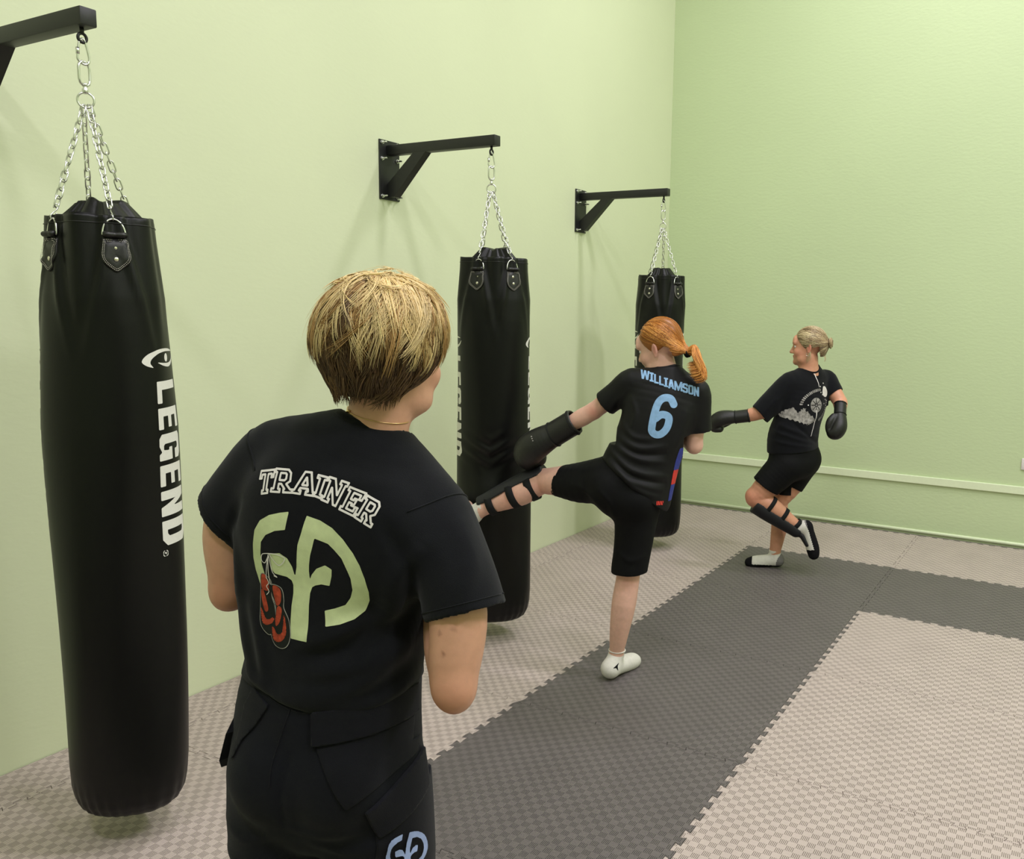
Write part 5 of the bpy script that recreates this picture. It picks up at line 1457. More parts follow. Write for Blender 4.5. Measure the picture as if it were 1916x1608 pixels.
# ------------------------------------------------------------------ red-haired kicker, left leg on the second bag
def build_red():
    root = empty('person', (1.462, 3.006, 0), math.radians(24.4))
    tag(root, 'red-haired person with ponytail in black number 6 jersey, kicking the middle bag', 'person')
    X1 = (1, 0, 0)
    shL, elL, wrL = V3(.050, .02, 1.368), V3(-.125, .075, 1.226), V3(-.285, .105, 1.128)
    shR, elR, wrR = V3(.332, .02, 1.328), V3(.330, .045, 1.088), V3(.215, .235, 1.175)
    hipR, knR, anR = V3(.085, .0, .83), V3(.052, .0, .485), V3(.006, .012, .105)
    hipL, knL, anL = V3(-.060, .03, .918), V3(-.372, .178, .872), V3(-.670, .198, .722)
    H = head_matrix((.163, .045, 1.522), math.radians(62), math.radians(-17), math.radians(-6))
    c, B = H
    f = Field((-.90, -.20, -.01), (.46, .42, 1.68), .0058)
    f.chain([((.025, .0, .86), .145, .10, (.88, 0, -.40)), ((.080, 0, 1.0), .125, .085, (.93, 0, -.36)), ((.135, .0, 1.15), .130, .085, (.95, 0, -.30)), ((.180, .01, 1.28), .140, .080, (.97, 0, -.2)), ((.200, .02, 1.345), .105, .06, (.985, 0, -.17))], .02)
    f.chain([((.203, .02, 1.355), .058), ((.197, .025, 1.41), .050), ((.180, .035, 1.46), .052)], .03)
    for sh, el, wr in ((shL, elL, wrL), (shR, elR, wrR)):
        f.chain([(sh, .048), (sh*.6+el*.4, .045), (sh*.2+el*.8, .040), (el, .038)], .02)
        d = wr-el
        f.chain([(el, .037), (el+d*.3, .041), (el+d*.6, .036), (wr, .027)], .012)
    for wr, el, ts in ((wrL, elL, 1), (wrR, elR, -1)):
        d = wr-el; d /= np.linalg.norm(d)
        hand_chain(f, wr, d, (0, .3, -1), .6, .58, ts)
    f.chain([(hipR, .092), (hipR*.5+knR*.5, .074), (knR+V3(0, 0, .05), .058), (knR, .053), (V3(.036, -.012, .36), .0555), (V3(.018, -.004, .22), .044), (anR, .031)], .02, n=3)
    f.chain([(V3(-.022, -.030, .045), .033, .033, X1), (V3(.022, .045, .040), .033, .032, X1), (V3(.070, .125, .026), .036, .020, X1), (V3(.088, .155, .020), .028, .014, X1)], .018)
    f.chain([(anR, .031), (V3(-.012, -.016, .05), .032)], .02)
    f.chain([(hipL, .095), (hipL*.5+knL*.5, .078), (hipL*.12+knL*.88, .063), (knL, .058), (knL*.68+anL*.32+V3(0, -.012, -.008), .0605), (knL*.3+anL*.7+V3(0, -.004, -.004), .046), (anL, .034)], .02, n=3)
    f.chain([(anL, .034), (V3(-.712, .205, .687), .036), (V3(-.747, .235, .722), .032)], .02)
    f.chain([(V3(-.707, .205, .682), .035), (V3(-.772, .238, .71), .033), (V3(-.832, .262, .745), .024)], .018)
    add_head(f, H)
    f.plane((0, 0, .004), (0, 0, -1), .003)
    P, Q = f.mesh()
    sk = srgb(222, 176, 158)[:3]
    col = head_tint(P, H, 1, sk, srgb(190, 110, 105)[:3], srgb(222, 160, 145)[:3], srgb(205, 120, 115)[:3])
    for q, s_, cc in ((elL+V3(0, -.035, 0), .028, (205, 130, 115)), (knR+V3(0, -.05, .0), .05, (205, 148, 132)), (knL+V3(.0, -.05, -.02), .06, (208, 148, 132)), (knL*.5+anL*.5+V3(0, -.05, 0), .05, (222, 160, 145))):
        w = .6*np.exp(-(np.linalg.norm(P-q, axis=1)/s_)**2)[:, None]; col = col*(1-w)+np.array(srgb(*cc)[:3])*w
    mesh_obj('body', P, Q, M_SKIN, root, cols=col)
    add_eyes(root, H, 1, M_IRISB)

    # ---- jersey
    f = Field((-.18, -.20, .76), (.46, .26, 1.49), .0045)
    f.chain([((.060, .0, .86), .176, .128, (.86, 0, -.5)), ((.085, .0, .97), .172, .118, (.90, 0, -.42)), ((.125, .0, 1.08), .160, .108, (.94, 0, -.33)), ((.158, .0, 1.18), .160, .106, (.95, 0, -.28)), ((.184, .01, 1.29), .168, .098, (.97, 0, -.2)), ((.198, .018, 1.360), .138, .078, (.985, 0, -.17)), ((.203, .02, 1.405), .080, .062, (.985, 0, -.17))], .03)
    hL = V3(-.073, .058, 1.262); hR = V3(.350, .040, 1.154)
    f.chain([(V3(.13, .02, 1.352), .056), (shL, .060), (shL*.45+hL*.55, .060), (hL, .060), (hL+(hL-shL)*.3, .061)], .03)
    f.chain([(V3(.27, .02, 1.342), .056), (shR, .060), (shR*.45+hR*.55, .058), (hR, .058), (hR+(hR-shR)*.3, .059)], .025)
    f.chain([((.200, .035, 1.405), .058, .058, X1), ((.185, .05, 1.49), .065, .075, X1)], .006, 's')
    nL = hL-shL; nR = hR-shR
    f.chain([(shL*.3+hL*.7, .046), (hL, .0525), (hL+nL*.4, .055)], .005, 's')
    f.chain([(shR*.3+hR*.7, .046), (hR, .0505), (hR+nR*.4, .053)], .005, 's')
    f.plane(hL, nL, .003, (-.2, -.2, 1.1), (-.02, .26, 1.4)); f.plane(hR, nR, .003, (.285, -.1, 1.05), (.46, .26, 1.25))
    f.plane((.052, 0, .925), (-.62, 0, -.78), .004, (-.3, -.25, .7), (.3, .25, 1.10))
    P, Q = f.mesh(); N = vnormals(P, Q); bk = (0, -1, 0)
    dsp = cloth_noise(P, .0012, 30, 14)
    for pts, a, w in (([(.0, 1.13), (.09, 1.09), (.20, 1.10)], .008, .014), ([(-.02, 1.10), (.08, 1.045), (.20, 1.03)], .009, .014), ([(-.04, 1.07), (.06, .995), (.20, .965)], .009, .014), ([(-.05, 1.03), (.05, .95), (.19, .905)], .009, .014), ([(-.01, 1.0), (.07, .92), (.18, .875)], .008, .013),
                      ([(.01, 1.20), (.06, 1.14), (.14, 1.13)], .006, .013), ([(.29, 1.26), (.27, 1.16), (.22, 1.06)], .006, .016), ([(.05, 1.30), (.07, 1.24), (.05, 1.17)], .005, .012), ([(.0, 1.31), (-.03, 1.27), (-.04, 1.23)], .004, .010), ([(.03, 1.34), (.0, 1.28), (-.01, 1.23)], .004, .009),
                      ([(.10, 1.38), (.20, 1.365), (.30, 1.345)], .003, .010), ([(.0, .985), (.06, .905), (.15, .855)], -.006, .010), ([(-.03, 1.05), (.06, .97), (.20, .935)], -.006, .009), ([(.02, 1.09), (.09, 1.065), (.20, 1.065)], -.006, .010)):
        dsp += fold(P, N, pts, a, w, side=bk)
    P = P+N*dsp[:, None]
    sh = mesh_obj('jersey', P, Q, M_JERSEY, root)
    bv = BVHTree.FromPolygons(P.tolist(), Q.tolist())
    o0 = (0, -.11, 0); uz = (0, 0, 1); fw = (0, 1, 0)
    loops = []
    for ci_, (chx, q) in enumerate(zip('WILLIAMSON', WILL_Q)):
        q = [(x, z-.0032*ci_) for x, z in q]
        loops.append(quad_map(LT(chx, {'W': .8, 'M': .8, 'I': .42}.get(chx, .55), {'I': .2, 'W': .17, 'M': .17}.get(chx, .17)), q))
    lo, hi = bounds([l for L in loops for l in L])
    def fw_(A, Bq):
        d = np.full(A.shape, 1.0)
        for L in loops: d = np.minimum(d, sd_poly(L, A, Bq))
        return d-.0004
    v, fc = fill_field(fw_, lo[0], lo[1], hi[0], hi[1], .0013)
    decal('name_lettering', v, fc, o0, X1, uz, fw, bv, .0008, M_PRINTB, sh)
    sx = curve(SIX, 6); lo, hi = bounds([sx], .03)
    v, fc = fill_field(lambda A, Bq: sd_stroke(sx, .0158, A, Bq), lo[0], lo[1], hi[0], hi[1], .002)
    decal('number', v, fc, o0, X1, uz, fw, bv, .0008, M_PRINTB, sh)
    # coloured panel down the right side seam, small red tag on the shorts below it
    cs = np.array((.12, 0, 1.0)); dirn = (-.97, .25, 0)
    for nm, mat, z0, z1 in (('side_panel', M_BLUE, .99, 1.09), ('side_panel', M_RED, .925, .99), ('side_panel', M_BLUE, .85, .925)):
        v, fc = fill_field(lambda A, Bq: np.maximum(np.abs(A+.052)-.019, np.maximum(z0-Bq, Bq-z1)), -.085, z0-.004, -.025, z1+.004, .004)
        decal(nm, v, fc, (.30, 0, 0), (.25, .97, 0), uz, dirn, bv, .0010, mat, sh)
    an = np.linspace(0, 2*np.pi, 40, endpoint=False)
    collar(bv, .196, .036, .060, .060, 1.54, 1.33, .0062, M_JERSEY, sh)

    # ---- shorts
    f = Field((-.42, -.20, .44), (.26, .34, 1.06), .0052)
    f.chain([((.020, .0, .855), .162, .122, (.88, 0, -.40)), ((.055, 0, .94), .150, .112, (.90, 0, -.40)), ((.078, 0, 1.0), .140, .100, (.93, 0, -.36))], .02)
    f.ell((.075, -.06, .85), (.095, .075, .085), .03); f.ell((-.04, -.05, .90), (.085, .075, .08), .03)
    hemR = V3(.056, .0, .505); hemL = V3(-.288, .142, .882)
    f.chain([(hipR, .104), (hipR*.5+hemR*.5+V3(.004, 0, 0), .088), (hemR, .082), (hemR-V3(0, 0, .06), .082)], .03)
    f.chain([(hipL, .108), (hipL*.5+hemL*.5+V3(0, 0, -.008), .094), (hemL, .072), (hemL+(hemL-hipL)*.2, .070)], .03)
    f.chain([(hemR+V3(0, 0, .05), .058), (hemR, .073), (hemR-V3(0, 0, .08), .076)], .005, 's')
    f.chain([(hemL*.85+hipL*.15, .055), (hemL, .066), (hemL+(hemL-hipL)*.3, .066)], .005, 's')
    f.plane(hemR, (.05, 0, -1), .003, (-.1, -.2, .4), (.2, .2, .62)); f.plane(hemL, (-.86, .40, .25), .003, (-.45, -.1, .75), (-.24, .34, 1.05))
    P, Q = f.mesh(); N = vnormals(P, Q)
    dsp = cloth_noise(P, .0015, 28, 21)
    for pts, a, w in (([(-.20, .90), (-.12, .87), (-.06, .80)], .006, .014), ([(-.08, .90), (-.03, .84), (-.01, .76)], .006, .014), ([(.0, .62), (.06, .58), (.13, .60)], .004, .014), ([(-.26, .95), (-.16, .97), (-.08, 1.0)], .004, .012)):
        dsp += fold(P, N, pts, a, w, side=bk)
    P = P+N*dsp[:, None]
    so = mesh_obj('shorts', P, Q, M_SHORTS, root)
    bs = BVHTree.FromPolygons(P.tolist(), Q.tolist())
    lo, hi = bounds([RED_TAG])
    v, fc = fill_field(lambda A, Bq: np.maximum(sd_poly(RED_TAG, A, Bq), .0022-np.abs(np.mod(A*1.0+.3*Bq, .0105)-.005)*1.0-.0012), lo[0], lo[1], hi[0], hi[1], .0012)
    decal('red_tag', v, fc, (0, -.11, .016), X1, uz, fw, bv, .0012, M_RED, sh)

    # ---- socks
    sk_ = ankle_sock(root, [(anR+V3(0, 0, .06), .036), (anR, .037), (V3(-.018, -.022, .050), .040), (V3(.022, .045, .042), .039), (V3(.070, .125, .029), .040), (V3(.088, .155, .022), .031)], (0, 0, .128), (0, 0, 1), M_SOCK, floor=0.001)
    ankle_sock(root, [(anL+(knL-anL)*.14, .039), (anL, .039), (V3(-.712, .205, .687), .041), (V3(-.747, .226, .704), .038), (V3(-.797, .248, .727), .036), (V3(-.832, .262, .745), .029)], anL+(knL-anL)*.07, knL-anL, M_SOCK)
    bk_ = BVHTree.FromPolygons([v.co for v in sk_.data.vertices], [p.vertices for p in sk_.data.polygons])
    mk = [(-0.002, 0.069), (0.02, 0.084), (0.015, 0.073), (0.018, 0.055), (0.01, 0.068)]
    lo, hi = bounds([mk]); v, fc = fill_field(lambda A, Bq: sd_poly(mk, A, Bq)-.0006, lo[0], lo[1], hi[0], hi[1], .001)
    decal('sock_mark', v, fc, (0, -.03, 0), X1, uz, fw, bk_, .0012, M_SOCKB, sk_)
    rb = MB(); rb.tube([(anR[0]+.0375*math.cos(a)+.003, anR[1]+.0375*math.sin(a), .127) for a in an], .0032, 6, closed=True); rb.build('sock_rib', M_SOCK, root)
        # ---- shin guard on the kicking leg
    t = (anL-knL); Ls = np.linalg.norm(t); t /= Ls
    front = V3(.12, .62, .77); front -= t*(front@t); front /= np.linalg.norm(front); sdv = np.cross(t, front)
    f = Field((-.82, -.02, .58), (-.26, .44, 1.06), .005)
    st = [(knL+t*(Ls*q)+front*(.022+.0*q)+V3(0, -.012*math.sin(q*3), -.006), w+.006, w+.008, sdv) for q, w in ((-.10, .060), (.05, .062), (.3, .062), (.6, .054), (.85, .045), (1.02, .042))]
    f.chain(st, .01)
    inner = [(knL+t*(Ls*q)-front*.016+V3(0, -.012*math.sin(q*3), -.006), w, w, sdv) for q, w in ((-.3, .062), (.05, .063), (.3, .063), (.6, .054), (.85, .045), (1.2, .042))]
    f.chain(inner, .006, 's'); f.plane(knL-t*.03, -t, .006); f.plane(anL+t*.0, t, .006)
    P, Q = f.mesh(); g = mesh_obj('shin_guard', P, Q, M_PAD, root)
    for q, r in ((.16, .0635), (.44, .0615), (.80, .0475)):
        band(g, 'strap', knL+t*(Ls*q)+V3(0, -.012*math.sin(q*3)+.004, -.006)+front*.004, knL+t*Ls, r+.004, M_STRAP, .036)
    # ---- gloves
    d = wrL-elL; d /= np.linalg.norm(d)
    glove(root, wrL-d*.090, d+V3(0, .05, -.04), V3(.15, -.75, .65), 1.20, True)
    d = wrR-elR; d /= np.linalg.norm(d)
    glove(root, wrR-d*.06, d, V3(.3, .6, .7), .92)
    # ---- hair: smooth red hair drawn back to a tie, then a ponytail
    Rws = B.T
    tie = c+B @ V3(.010, -.118, -.056)
    def cap_fn(X, Y, Z):
        d = sd_ell(c+B @ V3(0, -.018, .036), (.0805, .098, .0915), Rws, X, Y, Z)
        d = smin(d, sd_ell(c+B @ V3(0, -.058, -.030), (.062, .056, .055), Rws, X, Y, Z), .03)
        return smin(d, sd_ell(tie-B @ V3(0, -.012, 0), (.022, .026, .022), Rws, X, Y, Z), .03)
    def fcut(L): return np.maximum(L[..., 1]-(.052+.45*(L[..., 2]-.02)), -1)
    f = Field(c-.17, c+.17, .0045); sl, X, Y, Z = f.block(c-.19, c+.19)
    d = cap_fn(X, Y, Z)
    Xl, Yl, Zl = [(X-c[0])*B[0, i]+(Y-c[1])*B[1, i]+(Z-c[2])*B[2, i] for i in range(3)]
    d = smax(d, -(-(Yl-(.030+.75*(Zl-.01)))), .008)            # hairline: forehead to in front of the ear
    d = smax(d, np.where(Yl > -.075, -(Zl+.022+.35*(Yl)), -(Zl+.060)), .008)      # hair lifts behind the ear
    f.d[sl] = d
    P, Q = f.mesh(1)
    reds = [np.array(srgb(*q)[:3]) for q in ((150, 92, 40), (196, 128, 58), (228, 165, 88))]
    hair = mesh_obj('hair', P, Q, M_HAIR, root, cols=np.tile(reds[0], (len(P), 1)))
    rng = np.random.RandomState(2)
    n = 3600
    a = rng.uniform(-1, 1, n); zz = rng.uniform(-.03, .122, n)
    y0 = .030+.75*(zz-.01)-rng.uniform(0, .14, n)
    L = np.stack([np.sign(a)*np.sqrt(np.clip(1-((y0+.018)/.098)**2-((zz-.036)/.0915)**2, 0, 1))*.0805, y0, zz], 1)
    P0 = c+L @ B.T
    dd, g_ = surf_grad(cap_fn, P0); P0 = P0-g_*dd[:, None]
    def fl(Pw, i):
        r = tie-Pw; return r/(np.linalg.norm(r, axis=1)[:, None]+1e-6)
    dist = np.linalg.norm(tie-P0, axis=1)
    pa = grow(cap_fn, P0, rng.uniform(.0003, .0025, n), fl, 12, np.minimum(dist*1.12, .21)/12, rng, .07)
    Lp = (pa-c) @ B
    bad = ((Lp[..., 1] > -.07) & (Lp[..., 2] < -.022-.35*Lp[..., 1]-.002)).any(1) | ((Lp[..., 1]-(.030+.75*(Lp[..., 2]-.01))) > .004).any(1)
    u = rng.uniform(0, 1, n)[:, None]; v_ = rng.uniform(0, 1, n)[:, None]
    cc = np.where(u < .3, reds[0], np.where(u < .75, reds[1], reds[2]))*(.85+.3*v_)
    strands('combed_hair', pa[~bad], rng.uniform(.0007, .0014, n)[~bad], cc[~bad], M_HAIR, hair)
    tb = MB(); ax = B[:, 1]
    e1 = B[:, 0]; e2 = B[:, 2]
    for k in (-.004, .004): tb.tube([tie+ax*k+(e1*math.cos(q)+e2*math.sin(q))*.0195 for q in np.linspace(0, 2*np.pi, 20, endpoint=False)], .0055, 6, closed=True)
    tb.build('hair_tie', M_STRAP, hair)
    # ponytail: bunches that swing out and curl under
    n = 1000; pts = []
    end = V3(.354, -.060, 1.424)
    for i in range(n):
        th, r = rng.uniform(0, 6.283), math.sqrt(rng.uniform(0, 1))
        o = (e1*math.cos(th)+e2*math.sin(th))*r
        L_ = rng.uniform(.72, 1.05)
        p0 = tie+o*.014-ax*.004
        p1 = tie-ax*.018+o*.030+V3(.022, -.004, .000)
        p2 = tie*(1-.55*L_)+end*.55*L_+o*.040+V3(.010, -.008, .012)
        p3 = tie*(1-L_)+end*L_+o*.034
        p4 = p3+V3(-.020-.02*rng.rand(), .0, -.012)+o*.004
        pts.append(curve([p0, p1, p2, p3, p4], 4))
    u = rng.uniform(0, 1, n)[:, None]; v_ = rng.uniform(0, 1, n)[:, None]
    cc = np.where(u < .25, reds[0], np.where(u < .7, reds[1], reds[2]))*(.85+.3*v_)
    strands('ponytail', np.array(pts), rng.uniform(.0008, .0017, n), cc, M_HAIR, hair, n=4, taper=.35)
    return root
build_red()
# ------------------------------------------------------------------ blonde kicker near the back wall, left knee bent, foot swung back
def build_blonde():
    root = empty('person', (1.505, 5.106, 0), math.radians(16.2))
    tag(root, 'person with blonde bun in black t-shirt and shorts, standing on one leg', 'person')
    S7 = (.71, .70, 0)
    shL, elL, wrL = V3(.092, -.075, 1.240), V3(-.070, -.125, 1.052), V3(-.245, -.115, .998)
    shR, elR, wrR = V3(.318, .120, 1.255), V3(.412, .045, 1.118), V3(.412, -.030, 1.070)
    hipR, knR, anR = V3(.190, .075, .71), V3(.060, .035, .415), V3(.047, .02, .095)
    hipL, knL, anL = V3(.095, -.085, .71), V3(-.092, -.125, .490), V3(.192, -.10, .310)
    H = head_matrix((.196, .0, 1.470), math.radians(82), math.radians(-2), math.radians(0))
    c, B = H
    f = Field((-.42, -.28, -.01), (.52, .28, 1.63), .0058)
    f.chain([((.138, .0, .73), .155, .125, (.5, .866, 0)), ((.128, 0, .88), .145, .122, (.55, .83, 0)), ((.16, .0, 1.05), .145, .105, (.64, .77, 0)), ((.200, .015, 1.20), .145, .085, S7), ((.210, .01, 1.280), .10, .065, S7)], .02)
    f.chain([((.208, .005, 1.28), .066), ((.202, .003, 1.34), .062), ((.198, .0, 1.40), .060)], .03)
    for sh, el, wr, ts in ((shL, elL, wrL, 1), (shR, elR, wrR, -1)):
        f.chain([(sh, .054), (sh*.6+el*.4, .052), (sh*.2+el*.8, .047), (el, .042)], .02)
        d = wr-el
        f.chain([(el, .042), (el+d*.3, .044), (el+d*.6, .038), (wr, .028)], .012)
        hand_chain(f, wr, d if ts > 0 else V3(-.02, -.50, -.80), (0, .3, -1) if ts > 0 else (-1, 0, 0), .5, .40 if ts < 0 else .42, ts)
    f.chain([(hipR, .100), (hipR*.5+knR*.5, .082), (knR+V3(.006, 0, .05), .062), (knR, .056), (V3(.072, .035, .32), .057), (V3(.060, .028, .20), .046), (anR, .034)], .02, n=3)
    f.chain([(V3(.070, .02, .045), .034), (V3(.0, .014, .040), .034, .030, (0, 1, 0)), (V3(-.075, .006, .026), .038, .020, (0, 1, 0)), (V3(-.105, .004, .020), .030, .014, (0, 1, 0))], .018)
    f.chain([(anR, .033), (V3(.055, .02, .05), .034)], .02)
    f.chain([(hipL, .100), (hipL*.5+knL*.5, .085), (hipL*.15+knL*.85, .070), (knL, .062), (knL*.70+anL*.30+V3(.010, 0, .008), .062), (knL*.3+anL*.7+V3(.004, 0, .004), .046), (anL, .034)], .02, n=3)
    f.chain([(anL, .034), (V3(.236, -.10, .318), .034), (V3(.262, -.10, .250), .035, .030, (0, 1, 0)), (V3(.285, -.10, .180), .038, .021, (0, 1, 0)), (V3(.292, -.10, .148), .030, .015, (0, 1, 0))], .018)
    add_head(f, H)
    f.plane((0, 0, .004), (0, 0, -1), .003)
    P, Q = f.mesh()
    sk = srgb(206, 148, 120)[:3]
    col = head_tint(P, H, 1, sk, srgb(180, 95, 88)[:3], srgb(212, 135, 115)[:3], srgb(205, 120, 105)[:3])
    for q, s_ in ((knL, .07),):
        w = .5*np.exp(-(np.linalg.norm(P-q-V3(-.03, -.03, 0), axis=1)/s_)**2)[:, None]; col = col*(1-w)+np.array(srgb(205, 128, 105)[:3])*w
    mesh_obj('body', P, Q, M_SKIN, root, cols=col)
    add_eyes(root, H, 1, M_IRISN)

    # ---- t-shirt
    f = Field((-.18, -.28, .74), (.50, .28, 1.40), .0048)
    f.chain([((.130, .0, .80), .184, .155, (.5, .866, 0)), ((.128, .0, .88), .180, .152, (.53, .85, 0)), ((.150, .0, .99), .172, .136, (.6, .8, 0)), ((.176, .0, 1.09), .174, .124, (.66, .75, 0)), ((.200, .012, 1.20), .168, .104, S7), ((.208, .012, 1.272), .128, .078, S7), ((.208, .01, 1.318), .080, .064, S7)], .03)
    hL = V3(-.086, -.126, 1.036); hR = V3(.376, .078, 1.160)
    f.chain([(V3(.15, -.03, 1.240), .066), (shL, .070), (shL*.5+hL*.5, .074), (hL, .070), (hL+(hL-shL)*.3, .070)], .035)
    f.chain([(V3(.27, .08, 1.252), .062), (shR, .066), (shR*.5+hR*.5, .066), (hR, .064), (hR+(hR-shR)*.5, .064)], .03)
    f.chain([((.203, .004, 1.318), .066, .064, S7), ((.198, .0, 1.39), .072, .072, S7)], .006, 's')
    nL = V3(-.72, -.2, -.68)*1.0; nR = V3(.62, -.35, -.70)
    f.chain([(shL*.3+hL*.7, .052), (hL, .060), (hL+(hL-shL)*.4, .062)], .005, 's')
    f.chain([(shR*.2+hR*.8, .050), (hR, .056), (hR+(hR-shR)*.6, .058)], .005, 's')
    f.plane(hL, nL, .003, (-.2, -.28, .965), (-.034, -.055, 1.2)); f.plane(hR, nR, .003, (.345, -.1, 1.0), (.5, .28, 1.26))
    f.plane((.13, 0, .80), (.12, 0, -1), .003)
    P, Q = f.mesh(); N = vnormals(P, Q); bk = (.35, -.94, 0)
    dsp = cloth_noise(P, .0016, 26, 31)
    for pts, a, w in (([(.03, 1.10), (.02, 1.02), (-.02, .98)], .008, .02), ([(.08, 1.08), (.06, .98), (.02, .93)], .007, .02), ([(.0, .93), (.10, .91), (.22, .87)], .008, .014), ([(.04, .98), (.14, .94), (.26, .90)], .007, .016), ([(-.03, .88), (.10, .86), (.24, .84)], .006, .013), ([(.30, 1.15), (.27, 1.05), (.20, .98)], .006, .018), ([(.12, 1.0), (.20, .93), (.28, .86)], -.007, .012), ([(.02, 1.15), (-.02, 1.10), (-.05, 1.05)], .006, .012)):
        dsp += fold(P, N, pts, a, w, side=bk)
    P = P+N*dsp[:, None]
    sh = mesh_obj('t_shirt', P, Q, M_COTTON, root)
    bv = BVHTree.FromPolygons(P.tolist(), Q.tolist())
    collar(bv, .203, .004, .0665, .0665, 1.43, 1.24, .0068, M_COTTON, sh)
    # faded print on the back: compass rose, arrow, mountains and moon
    D = BPRINT; U = BP_U; Ofr = BP_O; fwd = (-.67, .74, 0); uz = (0, 0, 1)
    def dec(nm, fn, pts, mat, off=.0010, h=.0022):
        lo, hi = bounds([pts], .012); v, fc = fill_field(fn, lo[0], lo[1], hi[0], hi[1], h)
        if fc: decal(nm, v, fc, Ofr, U, uz, fwd, bv, off, mat, sh)
    c0 = np.array(D['ringc'][0]); r0 = abs(D['ringc'][1][0]-c0[0])
    dec('compass_print', lambda A, Bq: np.minimum(np.abs(np.hypot(A-c0[0], Bq-c0[1])-r0*.78)-.0022, np.minimum(np.maximum(np.hypot(A-c0[0], Bq-c0[1])-r0*.72, .0025-np.abs(np.sin(np.arctan2(Bq-c0[1], A-c0[0])*4))*np.hypot(A-c0[0], Bq-c0[1])*.35+.001), np.hypot(A-c0[0], Bq-c0[1])-.006)),
        [c0-r0, c0+r0], M_PRINTG)
    for k in ('arrow1', 'arrow2'):
        q = curve(D[k], 6); dec('arrow_print', lambda A, Bq: sd_stroke(q, np.linspace(.0042, .0016, len(q)), A, Bq), q, M_PRINTW)
    q1 = D['moon']; dec('moon_print', lambda A, Bq: sd_poly(curve(q1, 5, True), A, Bq), q1, M_PRINTW)
    q2 = D['mount']; dec('mountain_print', lambda A, Bq: sd_poly(q2, A, Bq)+.006*np.sin(A*260)*np.sin(Bq*210+A*90)-.001, q2, M_PRINTG)
    dots = D['dots']; dec('star_print', lambda A, Bq: np.min([np.hypot(A-x, Bq-z) for x, z in dots], 0)-.0042, dots, M_PRINTW)
    for k in ('arcA', 'arcB'):
        q3 = curve(D[k], 8)
        def fa(A, Bq):
            d = sd_stroke(q3, .0085, A, Bq)
            ph = np.abs(np.sin(np.arctan2(Bq-c0[1], A-c0[0])*23))
            return np.maximum(d, (.55-ph)*.01)
        dec('ring_lettering', fa, q3, M_PRINTG, h=.0016)

    # ---- shorts
    f = Field((-.19, -.26, .50), (.36, .24, .92), .0052)
    f.chain([((.138, .0, .735), .176, .150, (.5, .866, 0)), ((.130, 0, .83), .172, .145, (.53, .85, 0)), ((.130, 0, .88), .166, .14, (.55, .83, 0))], .02)
    f.ell((.225, .02, .745), (.085, .10, .09), .04)
    hemR = V3(.118, .052, .552); hemL = V3(-.030, -.112, .572)
    f.chain([(hipR, .112), (hipR*.5+hemR*.5, .100), (hemR, .090), (hemR+(hemR-hipR)*.3, .09)], .03)
    f.chain([(hipL, .112), (hipL*.5+hemL*.5, .104), (hemL, .094), (hemL+(hemL-hipL)*.3, .092)], .03)
    f.chain([(hemR*.75+hipR*.25, .070), (hemR, .081), (hemR+(hemR-hipR)*.4, .082)], .005, 's')
    f.chain([(hemL*.75+hipL*.25, .075), (hemL, .086), (hemL+(hemL-hipL)*.4, .086)], .005, 's')
    f.plane(hemR, hemR-hipR, .003, (.0, -.03, .4), (.3, .24, .60)); f.plane(hemL, V3(-.55, 0, -.84), .003, (-.2, -.26, .4), (.045, -.01, .72))
    P, Q = f.mesh(); N = vnormals(P, Q); P = P+N*cloth_noise(P, .0018, 26, 41)[:, None]
    mesh_obj('shorts', P, Q, M_SHORTS, root)

    # ---- socks: white uppers, grey heel, dark sole and toe
    def toned_sock(st, top, up, floor, sole_pt, sole_n, toe_pt, toe_n, heel_pt, heel_r):
        C = np.array([q[0] for q in st]); r = .08
        f = Field(C.min(0)-r, C.max(0)+r, .0046)
        f.chain(st[:3], .02); f.chain(st[2:], .02); f.plane(top, up, .003)
        if floor is not None: f.plane((0, 0, floor), (0, 0, -1), .003)
        P, Q = f.mesh(); cen = P[Q].mean(1)
        sn = np.array(sole_n, float)/np.linalg.norm(sole_n); tn = np.array(toe_n, float)/np.linalg.norm(toe_n)
        o = mesh_obj('sock', P, Q, [M_SOCK, M_SOCKG, M_SOCKB], root)
        idx = np.zeros(len(Q), int)
        idx[np.linalg.norm(cen-np.array(heel_pt), axis=1) < heel_r] = 1
        idx[((cen-np.array(sole_pt)) @ sn) > 0] = 2
        idx[((cen-np.array(toe_pt)) @ tn) > 0] = 2
        o.data.polygons.foreach_set('material_index', idx.tolist()); return o
    toned_sock([(anR+V3(0, 0, .05), .038), (anR, .038), (V3(.066, .02, .050), .041), (V3(.0, .014, .040), .042, ), (V3(-.075, .006, .028), .042), (V3(-.112, .004, .022), .034)], (0, 0, .118), (0, 0, 1), .001, (0, 0, .021), (0, 0, -1), (-.098, 0, 0), (-1, 0, 0), (.085, .02, .045), .052)
    t = (knL-anL)/np.linalg.norm(knL-anL)
    toned_sock([(anL+t*.07, .040), (anL, .040), (V3(.236, -.10, .318), .040), (V3(.262, -.10, .250), .041), (V3(.285, -.10, .180), .042), (V3(.293, -.10, .142), .036)], anL+t*.025, t, None, (.270, -.1, .25), (.92, 0, .30), (.28, -.1, .178), (.2, 0, -1), (.25, -.1, .325), .045)
    # ---- shin guard under the raised shin
    tt = anL-knL; Ls = np.linalg.norm(tt); tt /= Ls
    front = V3(-.52, 0, -.85); front -= tt*(front@tt); front /= np.linalg.norm(front); sdv = np.cross(tt, front)
    f = Field((-.20, -.25, .18), (.32, .02, .58), .005)
    f.chain([(knL+tt*(Ls*q)+front*.020, w+.006, w+.008, sdv) for q, w in ((.05, .064), (.3, .062), (.6, .054), (.85, .046), (1.0, .042))], .01)
